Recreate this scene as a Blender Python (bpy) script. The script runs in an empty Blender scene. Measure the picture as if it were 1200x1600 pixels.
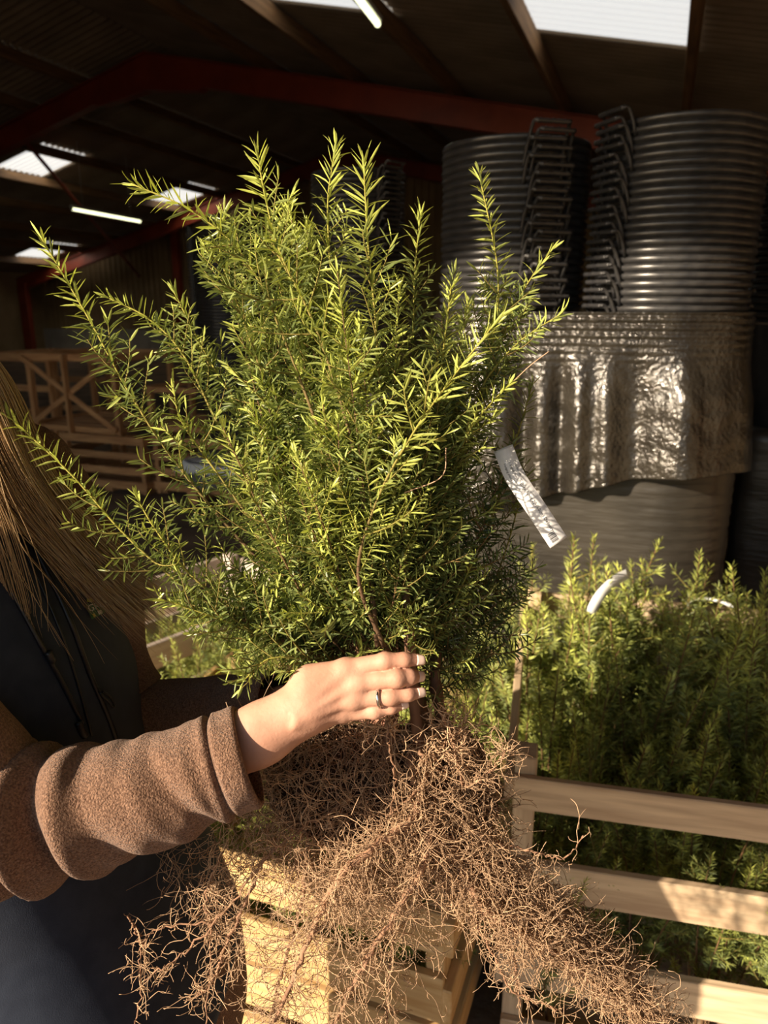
import bpy, bmesh, math, random
import numpy as np
from mathutils import Vector, Matrix
from mathutils.bvhtree import BVHTree

random.seed(7)
RNG = np.random.default_rng(11)
SC = bpy.context.scene
COL = SC.collection

# ------------------------------------------------------------------ camera
F = 1150.0                                   # focal length in pixels of the 1200 x 1600 frame
PITCH = math.radians(15.55)                  # tilted down
YAW = math.radians(20.2)                     # turned left of the barn axis (+Y)
CAMZ = 1.55
FW = np.array([-math.sin(YAW) * math.cos(PITCH), math.cos(YAW) * math.cos(PITCH), -math.sin(PITCH)])
RT = np.array([math.cos(YAW), math.sin(YAW), 0.0])
UP = np.cross(RT, FW)
FH = np.array([-math.sin(YAW), math.cos(YAW), 0.0])
CAM = np.array([0.0, 0.0, CAMZ])

cam_data = bpy.data.cameras.new('camera')
cam_data.sensor_fit = 'HORIZONTAL'
cam_data.sensor_width = 36.0
cam_data.lens = F / 1200.0 * 36.0
cam_data.clip_start = 0.02
cam_data.clip_end = 200
cam_data.dof.use_dof = True
cam_data.dof.focus_distance = 0.76
cam_data.dof.aperture_fstop = 9.5
cam = bpy.data.objects.new('camera', cam_data)
COL.objects.link(cam)
cam.location = CAM
cam.rotation_euler = (math.pi / 2 - PITCH, 0, YAW)
SC.camera = cam

# ------------------------------------------------------------------ light
SUN_TRAVEL = Vector((0.608 * 0.927, 0.794 * 0.927, -0.375))    # low sun through the front door, from behind on the left
sun_data = bpy.data.lights.new('sun', 'SUN')
sun_data.energy = 9.5
sun_data.color = (1.0, 0.82, 0.60)
sun_data.angle = math.radians(0.6)
sun = bpy.data.objects.new('sun', sun_data)
COL.objects.link(sun)
sun.rotation_euler = SUN_TRAVEL.to_track_quat('-Z', 'Y').to_euler()
sun.location = (-6, -12, 8)

world = bpy.data.worlds.new('world')
SC.world = world
world.use_nodes = True
wn = world.node_tree
wn.nodes.clear()
wo = wn.nodes.new('ShaderNodeOutputWorld')
wb = wn.nodes.new('ShaderNodeBackground')
ws = wn.nodes.new('ShaderNodeTexSky')
try:
    ws.sky_type = 'NISHITA'
    ws.sun_disc = False
    ws.sun_elevation = math.radians(21)
    ws.sun_rotation = math.radians(217)
    ws.dust_density = 1.0
except Exception:
    pass
wb.inputs['Strength'].default_value = 0.14
wn.links.new(ws.outputs[0], wb.inputs['Color'])
wn.links.new(wb.outputs[0], wo.inputs['Surface'])

vs = SC.view_settings
SC.display_settings.display_device = 'sRGB'
vs.view_transform = 'Standard'
vs.look = 'None'
vs.exposure = 0.15
vs.gamma = 1.0
vs.use_curve_mapping = False


# ------------------------------------------------------------------ helpers
def W(px, py, d):
    """pixel + depth along the view axis -> world point"""
    return CAM + (FW + RT * ((px - 600) / F) - UP * ((py - 800) / F)) * d


def on_y(px, py, y):
    r = FW + RT * ((px - 600) / F) - UP * ((py - 800) / F)
    return CAM + r * (y / r[1])


def H(r, f, z):
    """metres to the right / in front of the photographer's feet, height"""
    return np.array([RT[0] * r + FH[0] * f, RT[1] * r + FH[1] * f, z])


def mesh_np(name, v, tris=None, quads=None, col=None, smooth=True):
    me = bpy.data.meshes.new(name)
    v = np.asarray(v, np.float32).reshape(-1, 3)
    parts, sizes = [], []
    if tris is not None and len(tris):
        t = np.asarray(tris, np.int32).reshape(-1, 3)
        parts.append(t.ravel()); sizes.append(np.full(len(t), 3, np.int32))
    if quads is not None and len(quads):
        q = np.asarray(quads, np.int32).reshape(-1, 4)
        parts.append(q.ravel()); sizes.append(np.full(len(q), 4, np.int32))
    loops = np.concatenate(parts); sizes = np.concatenate(sizes)
    starts = np.concatenate([[0], np.cumsum(sizes)[:-1]]).astype(np.int32)
    me.vertices.add(len(v)); me.vertices.foreach_set('co', v.ravel())
    me.loops.add(len(loops)); me.loops.foreach_set('vertex_index', loops)
    me.polygons.add(len(sizes)); me.polygons.foreach_set('loop_start', starts)
    me.polygons.foreach_set('use_smooth', np.full(len(sizes), smooth, bool))
    if col is not None:
        a = me.color_attributes.new('Col', 'FLOAT_COLOR', 'POINT')
        c = np.ones((len(v), 4), np.float32); c[:, :3] = col
        a.data.foreach_set('color', c.ravel())
    me.update(calc_edges=True)
    return me


def link(name, data, mat=None, parent=None, loc=None, rot=None):
    o = bpy.data.objects.new(name, data)
    COL.objects.link(o)
    if mat is not None and data is not None and not data.materials:
        data.materials.append(mat)
    if loc is not None:
        o.location = loc
    if rot is not None:
        o.rotation_euler = rot
    if parent is not None:
        o.parent = parent
    return o


def tag(o, label=None, cat=None, group=None, kind=None):
    if label: o['label'] = label
    if cat: o['category'] = cat
    if group: o['group'] = group
    if kind: o['kind'] = kind
    return o


def empty(name, loc=(0, 0, 0), rz=0.0):
    o = bpy.data.objects.new(name, None)
    COL.objects.link(o)
    o.empty_display_size = 0.05
    o.location = loc
    o.rotation_euler = (0, 0, rz)
    return o


def copy_tree(o, parent=None):
    c = o.copy()
    COL.objects.link(c)
    c.parent = parent
    for ch in list(o.children):
        copy_tree(ch, c)
    return c


def box_mesh(name, sx, sy, sz, bev=0.003, rough=0.0):
    """box centred on the origin, chamfered"""
    bm = bmesh.new()
    bmesh.ops.create_cube(bm, size=1.0)
    for v in bm.verts:
        v.co = Vector((v.co.x * sx, v.co.y * sy, v.co.z * sz))
    if bev:
        bmesh.ops.bevel(bm, geom=list(bm.edges), offset=min(bev, sx * .3, sy * .3, sz * .3), segments=1, affect='EDGES', profile=0.5)
    if rough:
        for v in bm.verts:
            v.co += Vector((0, random.uniform(-rough, rough), random.uniform(-rough, rough)))
    me = bpy.data.meshes.new(name)
    bm.to_mesh(me); bm.free()
    return me


def tubes(paths, radii, sides=4, cols=None, cap=True):
    """many polylines -> one vertex / quad set.  paths: list of (n,3); radii: list of (n,)"""
    V, Q, T, Cc = [], [], [], []
    off = 0
    ang = np.arange(sides) * (2 * math.pi / sides)
    ca, sa = np.cos(ang), np.sin(ang)
    for i, (p, r) in enumerate(zip(paths, radii)):
        p = np.asarray(p, float); n = len(p)
        t = np.gradient(p, axis=0)
        t /= np.linalg.norm(t, axis=1, keepdims=True) + 1e-12
        ref = np.array([0.31, 0.2, 0.93]) if abs(t[0] @ np.array([0.31, 0.2, 0.93])) < .85 else np.array([0.9, -0.4, 0.1])
        a = np.cross(t, ref); a /= np.linalg.norm(a, axis=1, keepdims=True) + 1e-12
        b = np.cross(t, a)
        r = np.broadcast_to(np.asarray(r, float), (n,))
        ring = p[:, None, :] + r[:, None, None] * (a[:, None, :] * ca[None, :, None] + b[:, None, :] * sa[None, :, None])
        V.append(ring.reshape(-1, 3))
        base = off + np.arange(n - 1)[:, None] * sides
        j = np.arange(sides)[None, :]; j2 = (j + 1) % sides
        q = np.stack([base + j, base + j2, base + sides + j2, base + sides + j], -1).reshape(-1, 4)
        Q.append(q)
        if cap and sides >= 3:
            for k in range(1, sides - 1):
                T.append((off, off + k + 1, off + k))
                e = off + (n - 1) * sides
                T.append((e, e + k, e + k + 1))
        if cols is not None:
            Cc.append(np.broadcast_to(np.asarray(cols[i]), (n * sides, 3)))
        off += n * sides
    return (np.concatenate(V), np.array(T, np.int32).reshape(-1, 3), np.concatenate(Q),
            np.concatenate(Cc) if cols is not None else None)


def tube_mesh(name, paths, radii, sides=4, cols=None):
    v, t, q, c = tubes(paths, radii, sides, cols)
    return mesh_np(name, v, t, q, c)


def spline(pts, n):
    """Catmull-Rom through pts, n samples"""
    P = np.asarray(pts, float)
    P = np.vstack([2 * P[0] - P[1], P, 2 * P[-1] - P[-2]])
    m = len(P) - 3
    u = np.linspace(0, m - 1e-6, n)
    k = u.astype(int); f = (u - k)[:, None]
    p0, p1, p2, p3 = P[k], P[k + 1], P[k + 2], P[k + 3]
    return 0.5 * ((2 * p1) + (-p0 + p2) * f + (2 * p0 - 5 * p1 + 4 * p2 - p3) * f ** 2 + (-p0 + 3 * p1 - 3 * p2 + p3) * f ** 3)


def loft(rings, closed=True, caps=False):
    """list of (m,3) rings -> verts, quads, tris"""
    n = len(rings); m = len(rings[0])
    v = np.concatenate(rings)
    i = np.arange(n - 1)[:, None] * m
    j = np.arange(m if closed else m - 1)[None, :]
    j2 = (j + 1) % m
    q = np.stack([i + j, i + j2, i + m + j2, i + m + j], -1).reshape(-1, 4)
    t = []
    if caps:
        c0 = len(v); v = np.vstack([v, rings[0].mean(0), rings[-1].mean(0)])
        for k in range(m):
            t.append((c0, (k + 1) % m, k))
            t.append((c0 + 1, (n - 1) * m + k, (n - 1) * m + (k + 1) % m))
    return v, q, t


def surface_nets(fn, lo, hi, h):
    """signed distance function -> quad surface"""
    lo = np.asarray(lo, float); hi = np.asarray(hi, float)
    n = np.ceil((hi - lo) / h).astype(int) + 1
    ax = [(lo[i] + np.arange(n[i]) * h).astype(np.float32) for i in range(3)]
    V = np.empty(n, np.float32)
    for k in range(0, n[0], 32):
        g = np.stack(np.meshgrid(ax[0][k:k + 32], ax[1], ax[2], indexing='ij'), -1)
        V[k:k + 32] = fn(g)
    s = V < 0
    cs = np.zeros(n - 1, np.int8)
    for a in (0, 1):
        for b in (0, 1):
            for c in (0, 1):
                cs += s[a:n[0] - 1 + a, b:n[1] - 1 + b, c:n[2] - 1 + c]
    act = (cs > 0) & (cs < 8)
    idx = np.argwhere(act)
    ids = -np.ones(n - 1, np.int64); ids[act] = np.arange(len(idx))
    acc = np.zeros((len(idx), 3)); cnt = np.zeros(len(idx))
    corners = [(a, b, c) for a in (0, 1) for b in (0, 1) for c in (0, 1)]
    for A in corners:
        for d in range(3):
            if A[d]: continue
            B = list(A); B[d] = 1
            va = V[idx[:, 0] + A[0], idx[:, 1] + A[1], idx[:, 2] + A[2]]
            vb = V[idx[:, 0] + B[0], idx[:, 1] + B[1], idx[:, 2] + B[2]]
            m = (va < 0) != (vb < 0)
            t = va[m] / (va[m] - vb[m])
            p = np.tile(np.array(A, float), (m.sum(), 1)); p[:, d] += t
            acc[m] += p; cnt[m] += 1
    verts = lo + (idx + acc / cnt[:, None]) * h
    quads = []
    for d in range(3):
        e1, e2 = [(1, 2), (2, 0), (0, 1)][d]
        sl = [slice(1, n[k] - 1) for k in range(3)]
        a = [slice(None)] * 3
        a0 = list(sl); a0[d] = slice(0, n[d] - 1)
        a1 = list(sl); a1[d] = slice(1, n[d])
        ch = s[tuple(a0)] != s[tuple(a1)]
        pos = np.argwhere(ch)
        pos = pos + np.array([1 if k != d else 0 for k in range(3)])
        flip = s[pos[:, 0], pos[:, 1], pos[:, 2]]

        def g(o1, o2):
            q = pos.copy(); q[:, e1] -= o1; q[:, e2] -= o2
            return ids[q[:, 0], q[:, 1], q[:, 2]]
        Q = np.stack([g(1, 1), g(0, 1), g(0, 0), g(1, 0)], -1)
        Q[~flip] = Q[~flip][:, ::-1]
        quads.append(Q)
    return verts, np.concatenate(quads)


def smin(a, b, k):
    h = np.clip(0.5 + 0.5 * (b - a) / k, 0, 1)
    return b + (a - b) * h - k * h * (1 - h)


def cone(p, a, b, ra, rb, sc=None):
    a = np.asarray(a, np.float32); b = np.asarray(b, np.float32)
    q = p
    if sc is not None:
        q = p * np.asarray(sc, np.float32); a = a * np.asarray(sc, np.float32); b = b * np.asarray(sc, np.float32)
    ab = b - a
    t = np.clip(((q - a) @ ab) / max(float(ab @ ab), 1e-9), 0, 1)
    return np.linalg.norm(q - a - t[..., None] * ab, axis=-1) - (ra + (rb - ra) * t)


def ell(p, c, r):
    c = np.asarray(c, np.float32); r = np.asarray(r, np.float32)
    q = (p - c) / r
    l = np.linalg.norm(q, axis=-1)
    return (l - 1) * float(r.min())


# ------------------------------------------------------------------ materials
def nmat(name):
    m = bpy.data.materials.new(name)
    m.use_nodes = True
    n = m.node_tree
    return m, n, n.nodes['Principled BSDF']


def noise_mat(name, c1, c2, rough=0.6, scale=8.0, detail=4.0, stretch=(1, 1, 1), bump=0.0, bscale=None, bdist=0.002,
              metallic=0.0, spec=None, ramp=(0.35, 0.65), rand=0.0, coords='Object', sheen=0.0, coat=0.0, sss=0.0, bstretch=None):
    m, n, b = nmat(name)
    tc = n.nodes.new('ShaderNodeTexCoord')
    mp = n.nodes.new('ShaderNodeMapping'); mp.inputs['Scale'].default_value = stretch
    n.links.new(tc.outputs[coords], mp.inputs['Vector'])
    vec = mp.outputs[0]
    if rand:
        oi = n.nodes.new('ShaderNodeObjectInfo')
        ad = n.nodes.new('ShaderNodeVectorMath'); ad.operation = 'ADD'
        ml = n.nodes.new('ShaderNodeMath'); ml.operation = 'MULTIPLY'; ml.inputs[1].default_value = 37.0
        n.links.new(oi.outputs['Random'], ml.inputs[0])
        n.links.new(vec, ad.inputs[0]); n.links.new(ml.outputs[0], ad.inputs[1])
        vec = ad.outputs[0]
    nz = n.nodes.new('ShaderNodeTexNoise'); nz.inputs['Scale'].default_value = scale; nz.inputs['Detail'].default_value = detail
    n.links.new(vec, nz.inputs['Vector'])
    rp = n.nodes.new('ShaderNodeValToRGB')
    rp.color_ramp.elements[0].position = ramp[0]; rp.color_ramp.elements[0].color = (*c1, 1)
    rp.color_ramp.elements[1].position = ramp[1]; rp.color_ramp.elements[1].color = (*c2, 1)
    n.links.new(nz.outputs['Fac'], rp.inputs[0])
    out = rp.outputs[0]
    if rand:
        hs = n.nodes.new('ShaderNodeHueSaturation')
        mr = n.nodes.new('ShaderNodeMapRange'); mr.inputs['To Min'].default_value = 1 - rand; mr.inputs['To Max'].default_value = 1 + rand
        n.links.new(oi.outputs['Random'], mr.inputs['Value'])
        n.links.new(mr.outputs[0], hs.inputs['Value'])
        n.links.new(out, hs.inputs['Color'])
        out = hs.outputs[0]
    n.links.new(out, b.inputs['Base Color'])
    b.inputs['Roughness'].default_value = rough
    b.inputs['Metallic'].default_value = metallic
    if spec is not None: b.inputs['Specular IOR Level'].default_value = spec
    if sheen:
        b.inputs['Sheen Weight'].default_value = sheen; b.inputs['Sheen Roughness'].default_value = 0.5
    if coat:
        b.inputs['Coat Weight'].default_value = coat; b.inputs['Coat Roughness'].default_value = 0.08
    if sss:
        b.inputs['Subsurface Weight'].default_value = sss
        b.inputs['Subsurface Radius'].default_value = (1.0, 0.35, 0.2)
        b.inputs['Subsurface Scale'].default_value = 0.006
    if bump:
        nb = n.nodes.new('ShaderNodeTexNoise'); nb.inputs['Scale'].default_value = bscale or scale * 4; nb.inputs['Detail'].default_value = 3
        if bstretch:
            mb = n.nodes.new('ShaderNodeMapping'); mb.inputs['Scale'].default_value = bstretch
            n.links.new(tc.outputs[coords], mb.inputs['Vector']); n.links.new(mb.outputs[0], nb.inputs['Vector'])
        else:
            n.links.new(vec, nb.inputs['Vector'])
        bp = n.nodes.new('ShaderNodeBump'); bp.inputs['Strength'].default_value = bump; bp.inputs['Distance'].default_value = bdist
        n.links.new(nb.outputs['Fac'], bp.inputs['Height'])
        n.links.new(bp.outputs[0], b.inputs['Normal'])
    return m


def leaf_mat(name, gain=1.0, rough=0.32, trans=0.22):
    m, n, b = nmat(name)
    at = n.nodes.new('ShaderNodeAttribute'); at.attribute_name = 'Col'
    n.links.new(at.outputs['Color'], b.inputs['Base Color'])
    b.inputs['Roughness'].default_value = rough
    b.inputs['Specular IOR Level'].default_value = 0.45
    tr = n.nodes.new('ShaderNodeBsdfTranslucent')
    hs = n.nodes.new('ShaderNodeHueSaturation'); hs.inputs['Value'].default_value = 1.3; hs.inputs['Saturation'].default_value = 1.1
    n.links.new(at.outputs['Color'], hs.inputs['Color']); n.links.new(hs.outputs[0], tr.inputs['Color'])
    mx = n.nodes.new('ShaderNodeMixShader'); mx.inputs[0].default_value = trans
    n.links.new(b.outputs[0], mx.inputs[1]); n.links.new(tr.outputs[0], mx.inputs[2])
    n.links.new(mx.outputs[0], n.nodes['Material Output'].inputs['Surface'])
    return m


def col_mat(name, rough=0.7, bump=0.0, bscale=200, spec=0.3, sheen=0.0):
    m, n, b = nmat(name)
    at = n.nodes.new('ShaderNodeAttribute'); at.attribute_name = 'Col'
    n.links.new(at.outputs['Color'], b.inputs['Base Color'])
    b.inputs['Roughness'].default_value = rough
    b.inputs['Specular IOR Level'].default_value = spec
    if sheen: b.inputs['Sheen Weight'].default_value = sheen
    if bump:
        tc = n.nodes.new('ShaderNodeTexCoord')
        nb = n.nodes.new('ShaderNodeTexNoise'); nb.inputs['Scale'].default_value = bscale
        n.links.new(tc.outputs['Object'], nb.inputs['Vector'])
        bp = n.nodes.new('ShaderNodeBump'); bp.inputs['Strength'].default_value = bump; bp.inputs['Distance'].default_value = 0.001
        n.links.new(nb.outputs['Fac'], bp.inputs['Height']); n.links.new(bp.outputs[0], b.inputs['Normal'])
    return m


def emit_mat(name, color, strength, base=(0.8, 0.8, 0.75)):
    m, n, b = nmat(name)
    b.inputs['Base Color'].default_value = (*base, 1)
    b.inputs['Roughness'].default_value = 0.6
    b.inputs['Emission Color'].default_value = (*color, 1)
    b.inputs['Emission Strength'].default_value = strength
    return m


M = {}
M['floor'] = noise_mat('floor_dirt', (0.10, 0.065, 0.04), (0.24, 0.165, 0.105), 0.9, 2.2, 8, bump=0.6, bscale=30, bdist=0.01)
M['roof'] = noise_mat('roof_sheet', (0.20, 0.165, 0.125), (0.31, 0.26, 0.20), 0.85, 1.2, 6)
M['red_steel'] = noise_mat('red_steel', (0.21, 0.032, 0.015), (0.30, 0.05, 0.022), 0.5, 3.0, 5)
M['purlin'] = noise_mat('purlin_wood', (0.16, 0.095, 0.05), (0.30, 0.18, 0.09), 0.75, 3.0, 6, stretch=(9, 0.6, 9))
m_, n_, b_ = nmat('skylight_sheet')
t_ = n_.nodes.new('ShaderNodeBsdfTranslucent'); t_.inputs['Color'].default_value = (0.86, 0.84, 0.78, 1)
b_.inputs['Base Color'].default_value = (0.75, 0.73, 0.68, 1); b_.inputs['Roughness'].default_value = 0.5
x_ = n_.nodes.new('ShaderNodeMixShader'); x_.inputs[0].default_value = 0.8
n_.links.new(b_.outputs[0], x_.inputs[1]); n_.links.new(t_.outputs[0], x_.inputs[2])
n_.links.new(x_.outputs[0], n_.nodes['Material Output'].inputs['Surface'])
b_.inputs['Emission Color'].default_value = (1.0, 0.93, 0.82, 1); b_.inputs['Emission Strength'].default_value = 2.6  # glow added on top of the translucency, standing in for daylight
M['skylight'] = m_
M['tube'] = emit_mat('fluorescent_tube', (1.0, 1.0, 0.60), 2.2)
M['white_metal'] = noise_mat('white_metal', (0.55, 0.55, 0.52), (0.7, 0.7, 0.66), 0.45, 5)
M['clad'] = noise_mat('wall_cladding', (0.24, 0.17, 0.09), (0.34, 0.25, 0.14), 0.7, 2.0, 5)
M['concrete'] = noise_mat('concrete_panel', (0.30, 0.28, 0.25), (0.42, 0.40, 0.36), 0.85, 2.0, 6)
M['wood_new'] = noise_mat('pale_crate_wood', (0.52, 0.31, 0.125), (0.70, 0.49, 0.25), 0.65, 4.0, 6, stretch=(1.2, 14, 14), bump=0.25, bscale=14, bdist=0.002, rand=0.08)
M['wood_grey'] = noise_mat('weathered_crate_wood', (0.48, 0.34, 0.22), (0.70, 0.54, 0.36), 0.7, 4.0, 6, stretch=(1.2, 14, 14), bump=0.25, bscale=14, bdist=0.002, rand=0.1)
M['wood_pink'] = noise_mat('whitened_crate_wood', (0.36, 0.29, 0.245), (0.50, 0.42, 0.37), 0.7, 4.0, 6, stretch=(1.2, 14, 14), rand=0.06)
M['wood_dark'] = noise_mat('brown_crate_wood', (0.40, 0.19, 0.075), (0.60, 0.33, 0.14), 0.7, 4.0, 6, stretch=(1.2, 12, 12), rand=0.15)
M['pot'] = noise_mat('black_pot_plastic', (0.024, 0.024, 0.026), (0.042, 0.041, 0.041), 0.30, 30, 4, bump=0.12, bscale=60, bdist=0.002, spec=0.55)
M['film'] = noise_mat('black_stretch_film', (0.014, 0.012, 0.010), (0.032, 0.028, 0.022), 0.17, 6, 5, bump=1.0, bscale=70, bdist=0.0060, coat=0.2, spec=0.5)
M['film_low'] = noise_mat('tight_stretch_film', (0.022, 0.019, 0.015), (0.040, 0.035, 0.028), 0.45, 5, 5, bump=0.55, bscale=9, bdist=0.006, spec=0.55, bstretch=(1.0, 1.0, 7.0), coat=0.15)
M['leaf'] = leaf_mat('yew_needle')
M['leaf_far'] = leaf_mat('yew_needle_crate', rough=0.45)
M['bark'] = col_mat('yew_bark', 0.75, 0.5, 260)
M['root'] = col_mat('root', 0.8, 0.4, 500, 0.25)
M['skin'] = noise_mat('skin', (0.47, 0.245, 0.170), (0.57, 0.325, 0.235), 0.56, 30, 6, bump=0.35, bscale=320, bdist=0.0009, sss=0.05, spec=0.25)
M['nail'] = noise_mat('finger_nail', (0.80, 0.58, 0.50), (0.86, 0.68, 0.60), 0.18, 40, spec=0.6)
M['steel'] = noise_mat('ring_metal', (0.72, 0.70, 0.68), (0.80, 0.78, 0.76), 0.16, 60, metallic=1.0)
M['fleece'] = noise_mat('brown_fleece', (0.125, 0.064, 0.040), (0.31, 0.180, 0.118), 0.95, 480, 4, bump=1.0, bscale=600, bdist=0.0035, sheen=0.2, spec=0.1)
M['vest'] = noise_mat('navy_softshell', (0.012, 0.018, 0.036), (0.020, 0.028, 0.050), 0.8, 40, 5, bump=0.4, bscale=900, bdist=0.0006, sheen=0.15, spec=0.2)
M['zip'] = noise_mat('black_zip', (0.006, 0.006, 0.008), (0.014, 0.014, 0.017), 0.4, 400, 2)
M['trouser'] = noise_mat('teal_trousers', (0.05, 0.085, 0.075), (0.075, 0.115, 0.10), 0.85, 60, 4, bump=0.3, bscale=600, bdist=0.001)
M['shoe'] = noise_mat('brown_boot', (0.05, 0.03, 0.02), (0.09, 0.055, 0.035), 0.6, 20)
M['hair'] = col_mat('fair_hair', 0.42, spec=0.45)
M['eye'] = noise_mat('eye_white', (0.75, 0.73, 0.7), (0.8, 0.78, 0.76), 0.2, 20)
M['iris'] = noise_mat('iris_blue', (0.05, 0.08, 0.11), (0.09, 0.13, 0.17), 0.1, 90)
M['lip'] = noise_mat('lips', (0.5, 0.2, 0.17), (0.56, 0.25, 0.2), 0.4, 40)
M['tag'] = noise_mat('tag_paper', (0.78, 0.79, 0.82), (0.84, 0.85, 0.88), 0.5, 30)
M['ink'] = noise_mat('black_ink', (0.02, 0.02, 0.02), (0.03, 0.03, 0.03), 0.6, 30)
M['badge'] = noise_mat('badge_green', (0.02, 0.13, 0.035), (0.03, 0.17, 0.05), 0.6, 200)
M['badge_white'] = noise_mat('badge_white', (0.7, 0.72, 0.68), (0.8, 0.82, 0.78), 0.6, 200)
M['badge_yellow'] = noise_mat('badge_yellow', (0.55, 0.55, 0.04), (0.65, 0.62, 0.08), 0.6, 200)
M['white_plastic'] = noise_mat('white_plastic', (0.72, 0.75, 0.76), (0.82, 0.84, 0.85), 0.3, 20)
M['grey_plastic'] = noise_mat('grey_plastic', (0.10, 0.10, 0.11), (0.14, 0.14, 0.15), 0.5, 8)

# ------------------------------------------------------------------ the barn
def on_z(px, py, z):
    r = FW + RT * ((px - 600) / F) - UP * ((py - 800) / F)
    return CAM + r * ((z - CAMZ) / r[2])


fl = mesh_np('floor', [(-40, -30, 0), (30, -30, 0), (30, 40, 0), (-40, 40, 0)], quads=[(0, 1, 2, 3)], smooth=False)
tag(link('floor', fl, M['floor']), kind='structure')

XA, ZR, SR, SL = -7.66, 5.42, 0.21, 0.27
X_RIGHT, X_LEFT, Y_FRONT, Y_BACK = 3.6, -18.3, -2.3, 18.9


def roof_z(x):
    return ZR - SR * (x - XA) if x >= XA else ZR - SL * (XA - x)


ceiling = empty('ceiling', (XA, 8, ZR))
tag(ceiling, kind='structure')


def child(name, me, mat, parent, wloc=(0, 0, 0), wrot=(0, 0, 0)):
    """child placed in world coordinates under an unrotated or rotated parent"""
    o = link(name, me, mat, parent)
    o.matrix_parent_inverse = (Matrix.Translation(parent.location) @ parent.rotation_euler.to_matrix().to_4x4()).inverted() if parent.parent is None else Matrix()
    o.location = wloc; o.rotation_euler = wrot
    return o


def sheet_mesh(name, dx, s, wy=1.168, pitch=0.146, amp=0.022, n=8):
    k = int(round(wy / pitch)) * n
    y = np.linspace(0, wy, k + 1)
    z = amp * np.cos(2 * math.pi * y / pitch)
    a = np.stack([np.zeros_like(y), y, z], -1); b = np.stack([np.full_like(y, dx), y, z - s * abs(dx)], -1)
    v, q, t = loft([a, b], closed=False)
    return mesh_np(name, v, t, q)


XS_R = [XA, -5.7, -4.3, -2.87, -1.43, 0.02, 1.45, 2.9, 3.75]
XS_L = [XA, -8.95, -10.0, -11.15, -12.35, -13.5, -14.7, -15.75, -16.95, -18.45]
ROOF_LIGHTS = {(0, 4, 10): 1, (0, 2, 10): 1, (1, 3, 10): 1, (1, 3, 14): 1, (1, 7, 14): 1}
for sd, (xs, s, y00) in enumerate(((XS_R, SR, 8.06 - 11 * 1.168), (XS_L, SL, 11.95 - 12 * 1.168 + 2 * 1.168))):
    for i in range(len(xs) - 1):
        dx = xs[i + 1] - xs[i]
        me = sheet_mesh('roof_sheet', dx * 1.02, s)
        for k in range(6, 22):
            y = y00 + k * 1.168
            if (sd, i, k) in ROOF_LIGHTS:
                tag(child('skylight', sheet_mesh('skylight', dx * 1.02, s), M['skylight'], ceiling, (xs[i], y, roof_z(xs[i]) + 0.02)), 'translucent pale roof sheet letting daylight in')
            elif y < Y_BACK:
                child('roof_sheet', me, M['roof'], ceiling, (xs[i], y, roof_z(xs[i]) + 0.02))
        nf = math.ceil((y00 + 6 * 1.168 - (Y_FRONT - 0.2)) / 0.146)
        me2 = sheet_mesh('roof_sheet_front', dx * 1.02, s, wy=0.146 * nf)
        child('roof_sheet', me2, M['roof'], ceiling, (xs[i], y00 + 6 * 1.168 - 0.146 * nf, roof_z(xs[i]) + 0.02))
rc_ = box_mesh('ridge_cap', 0.5, Y_BACK - Y_FRONT + 0.5, 0.012, 0.002)
for sgn, s in ((1, SR), (-1, SL)):
    child('ridge_cap', rc_, M['roof'], ceiling, (XA + sgn * 0.22, (Y_BACK + Y_FRONT) / 2, ZR - s * 0.22 + 0.06), (0, sgn * math.atan(s), 0))

# timber purlins under the sheets
for x in XS_R[1:-1] + XS_L[1:-1]:
    me = box_mesh('purlin', 0.075, Y_BACK - Y_FRONT, 0.17, 0.006)
    child('purlin', me, M['purlin'], ceiling, (x, (Y_BACK + Y_FRONT) / 2, roof_z(x) - 0.105), (0, math.atan(SR) if x > XA else -math.atan(SL), 0))

# red portal frames
for k, y in enumerate((2.7, 10.5, 17.9)):
    for sgn, s, xe in ((1, SR, X_RIGHT), (-1, SL, X_LEFT)):
        L = abs(xe - XA)
        prof = []
        for x in (0.0, 0.9, 1.0, L):
            top = -s * x - 0.19
            dep = (0.52 if x < 0.95 else 0.36)
            if x == 0.9: dep = 0.42
            prof.append((x, top, top - dep))
        vs_, qs_ = [], []
        bm = bmesh.new()
        # I section: top flange, web, bottom flange along the slope
        def strip(half, z_of):
            rows = []
            for (x, t, b) in prof:
                z0, z1 = z_of(t, b)
                rows.append([bm.verts.new((XA + sgn * x, y + yy, ZR + zz)) for yy, zz in ((-half, z0), (half, z0), (half, z1), (-half, z1))])
            for a, b2 in zip(rows[:-1], rows[1:]):
                for j in range(4):
                    bm.faces.new((a[j], a[(j + 1) % 4], b2[(j + 1) % 4], b2[j]))
            bm.faces.new(rows[0][::-1]); bm.faces.new(rows[-1])
        strip(0.085, lambda t, b: (t, t - 0.014))
        strip(0.006, lambda t, b: (t - 0.014, b + 0.014))
        strip(0.085, lambda t, b: (b + 0.014, b))
        bmesh.ops.recalc_face_normals(bm, faces=bm.faces)
        me = bpy.data.meshes.new('rafter'); bm.to_mesh(me); bm.free()
        child('rafter', me, M['red_steel'], ceiling)
        cz = roof_z(xe) - 0.3
        me = box_mesh('column', 0.3, 0.17, cz, 0.01)
        tag(link('trim_%d' % (3 + 2 * k + (sgn > 0)), me, M['red_steel'], None, (xe - sgn * 0.2, y, cz / 2)), 'red steel portal column', kind='structure')

# bracing rod between the frames and a thin cable tray
rod = tube_mesh('brace', [[on_y(18, 195, 10.5), on_y(218, 432, 17.9)]], [[0.035, 0.035]], 6)
child('brace', rod, M['red_steel'], ceiling)


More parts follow.
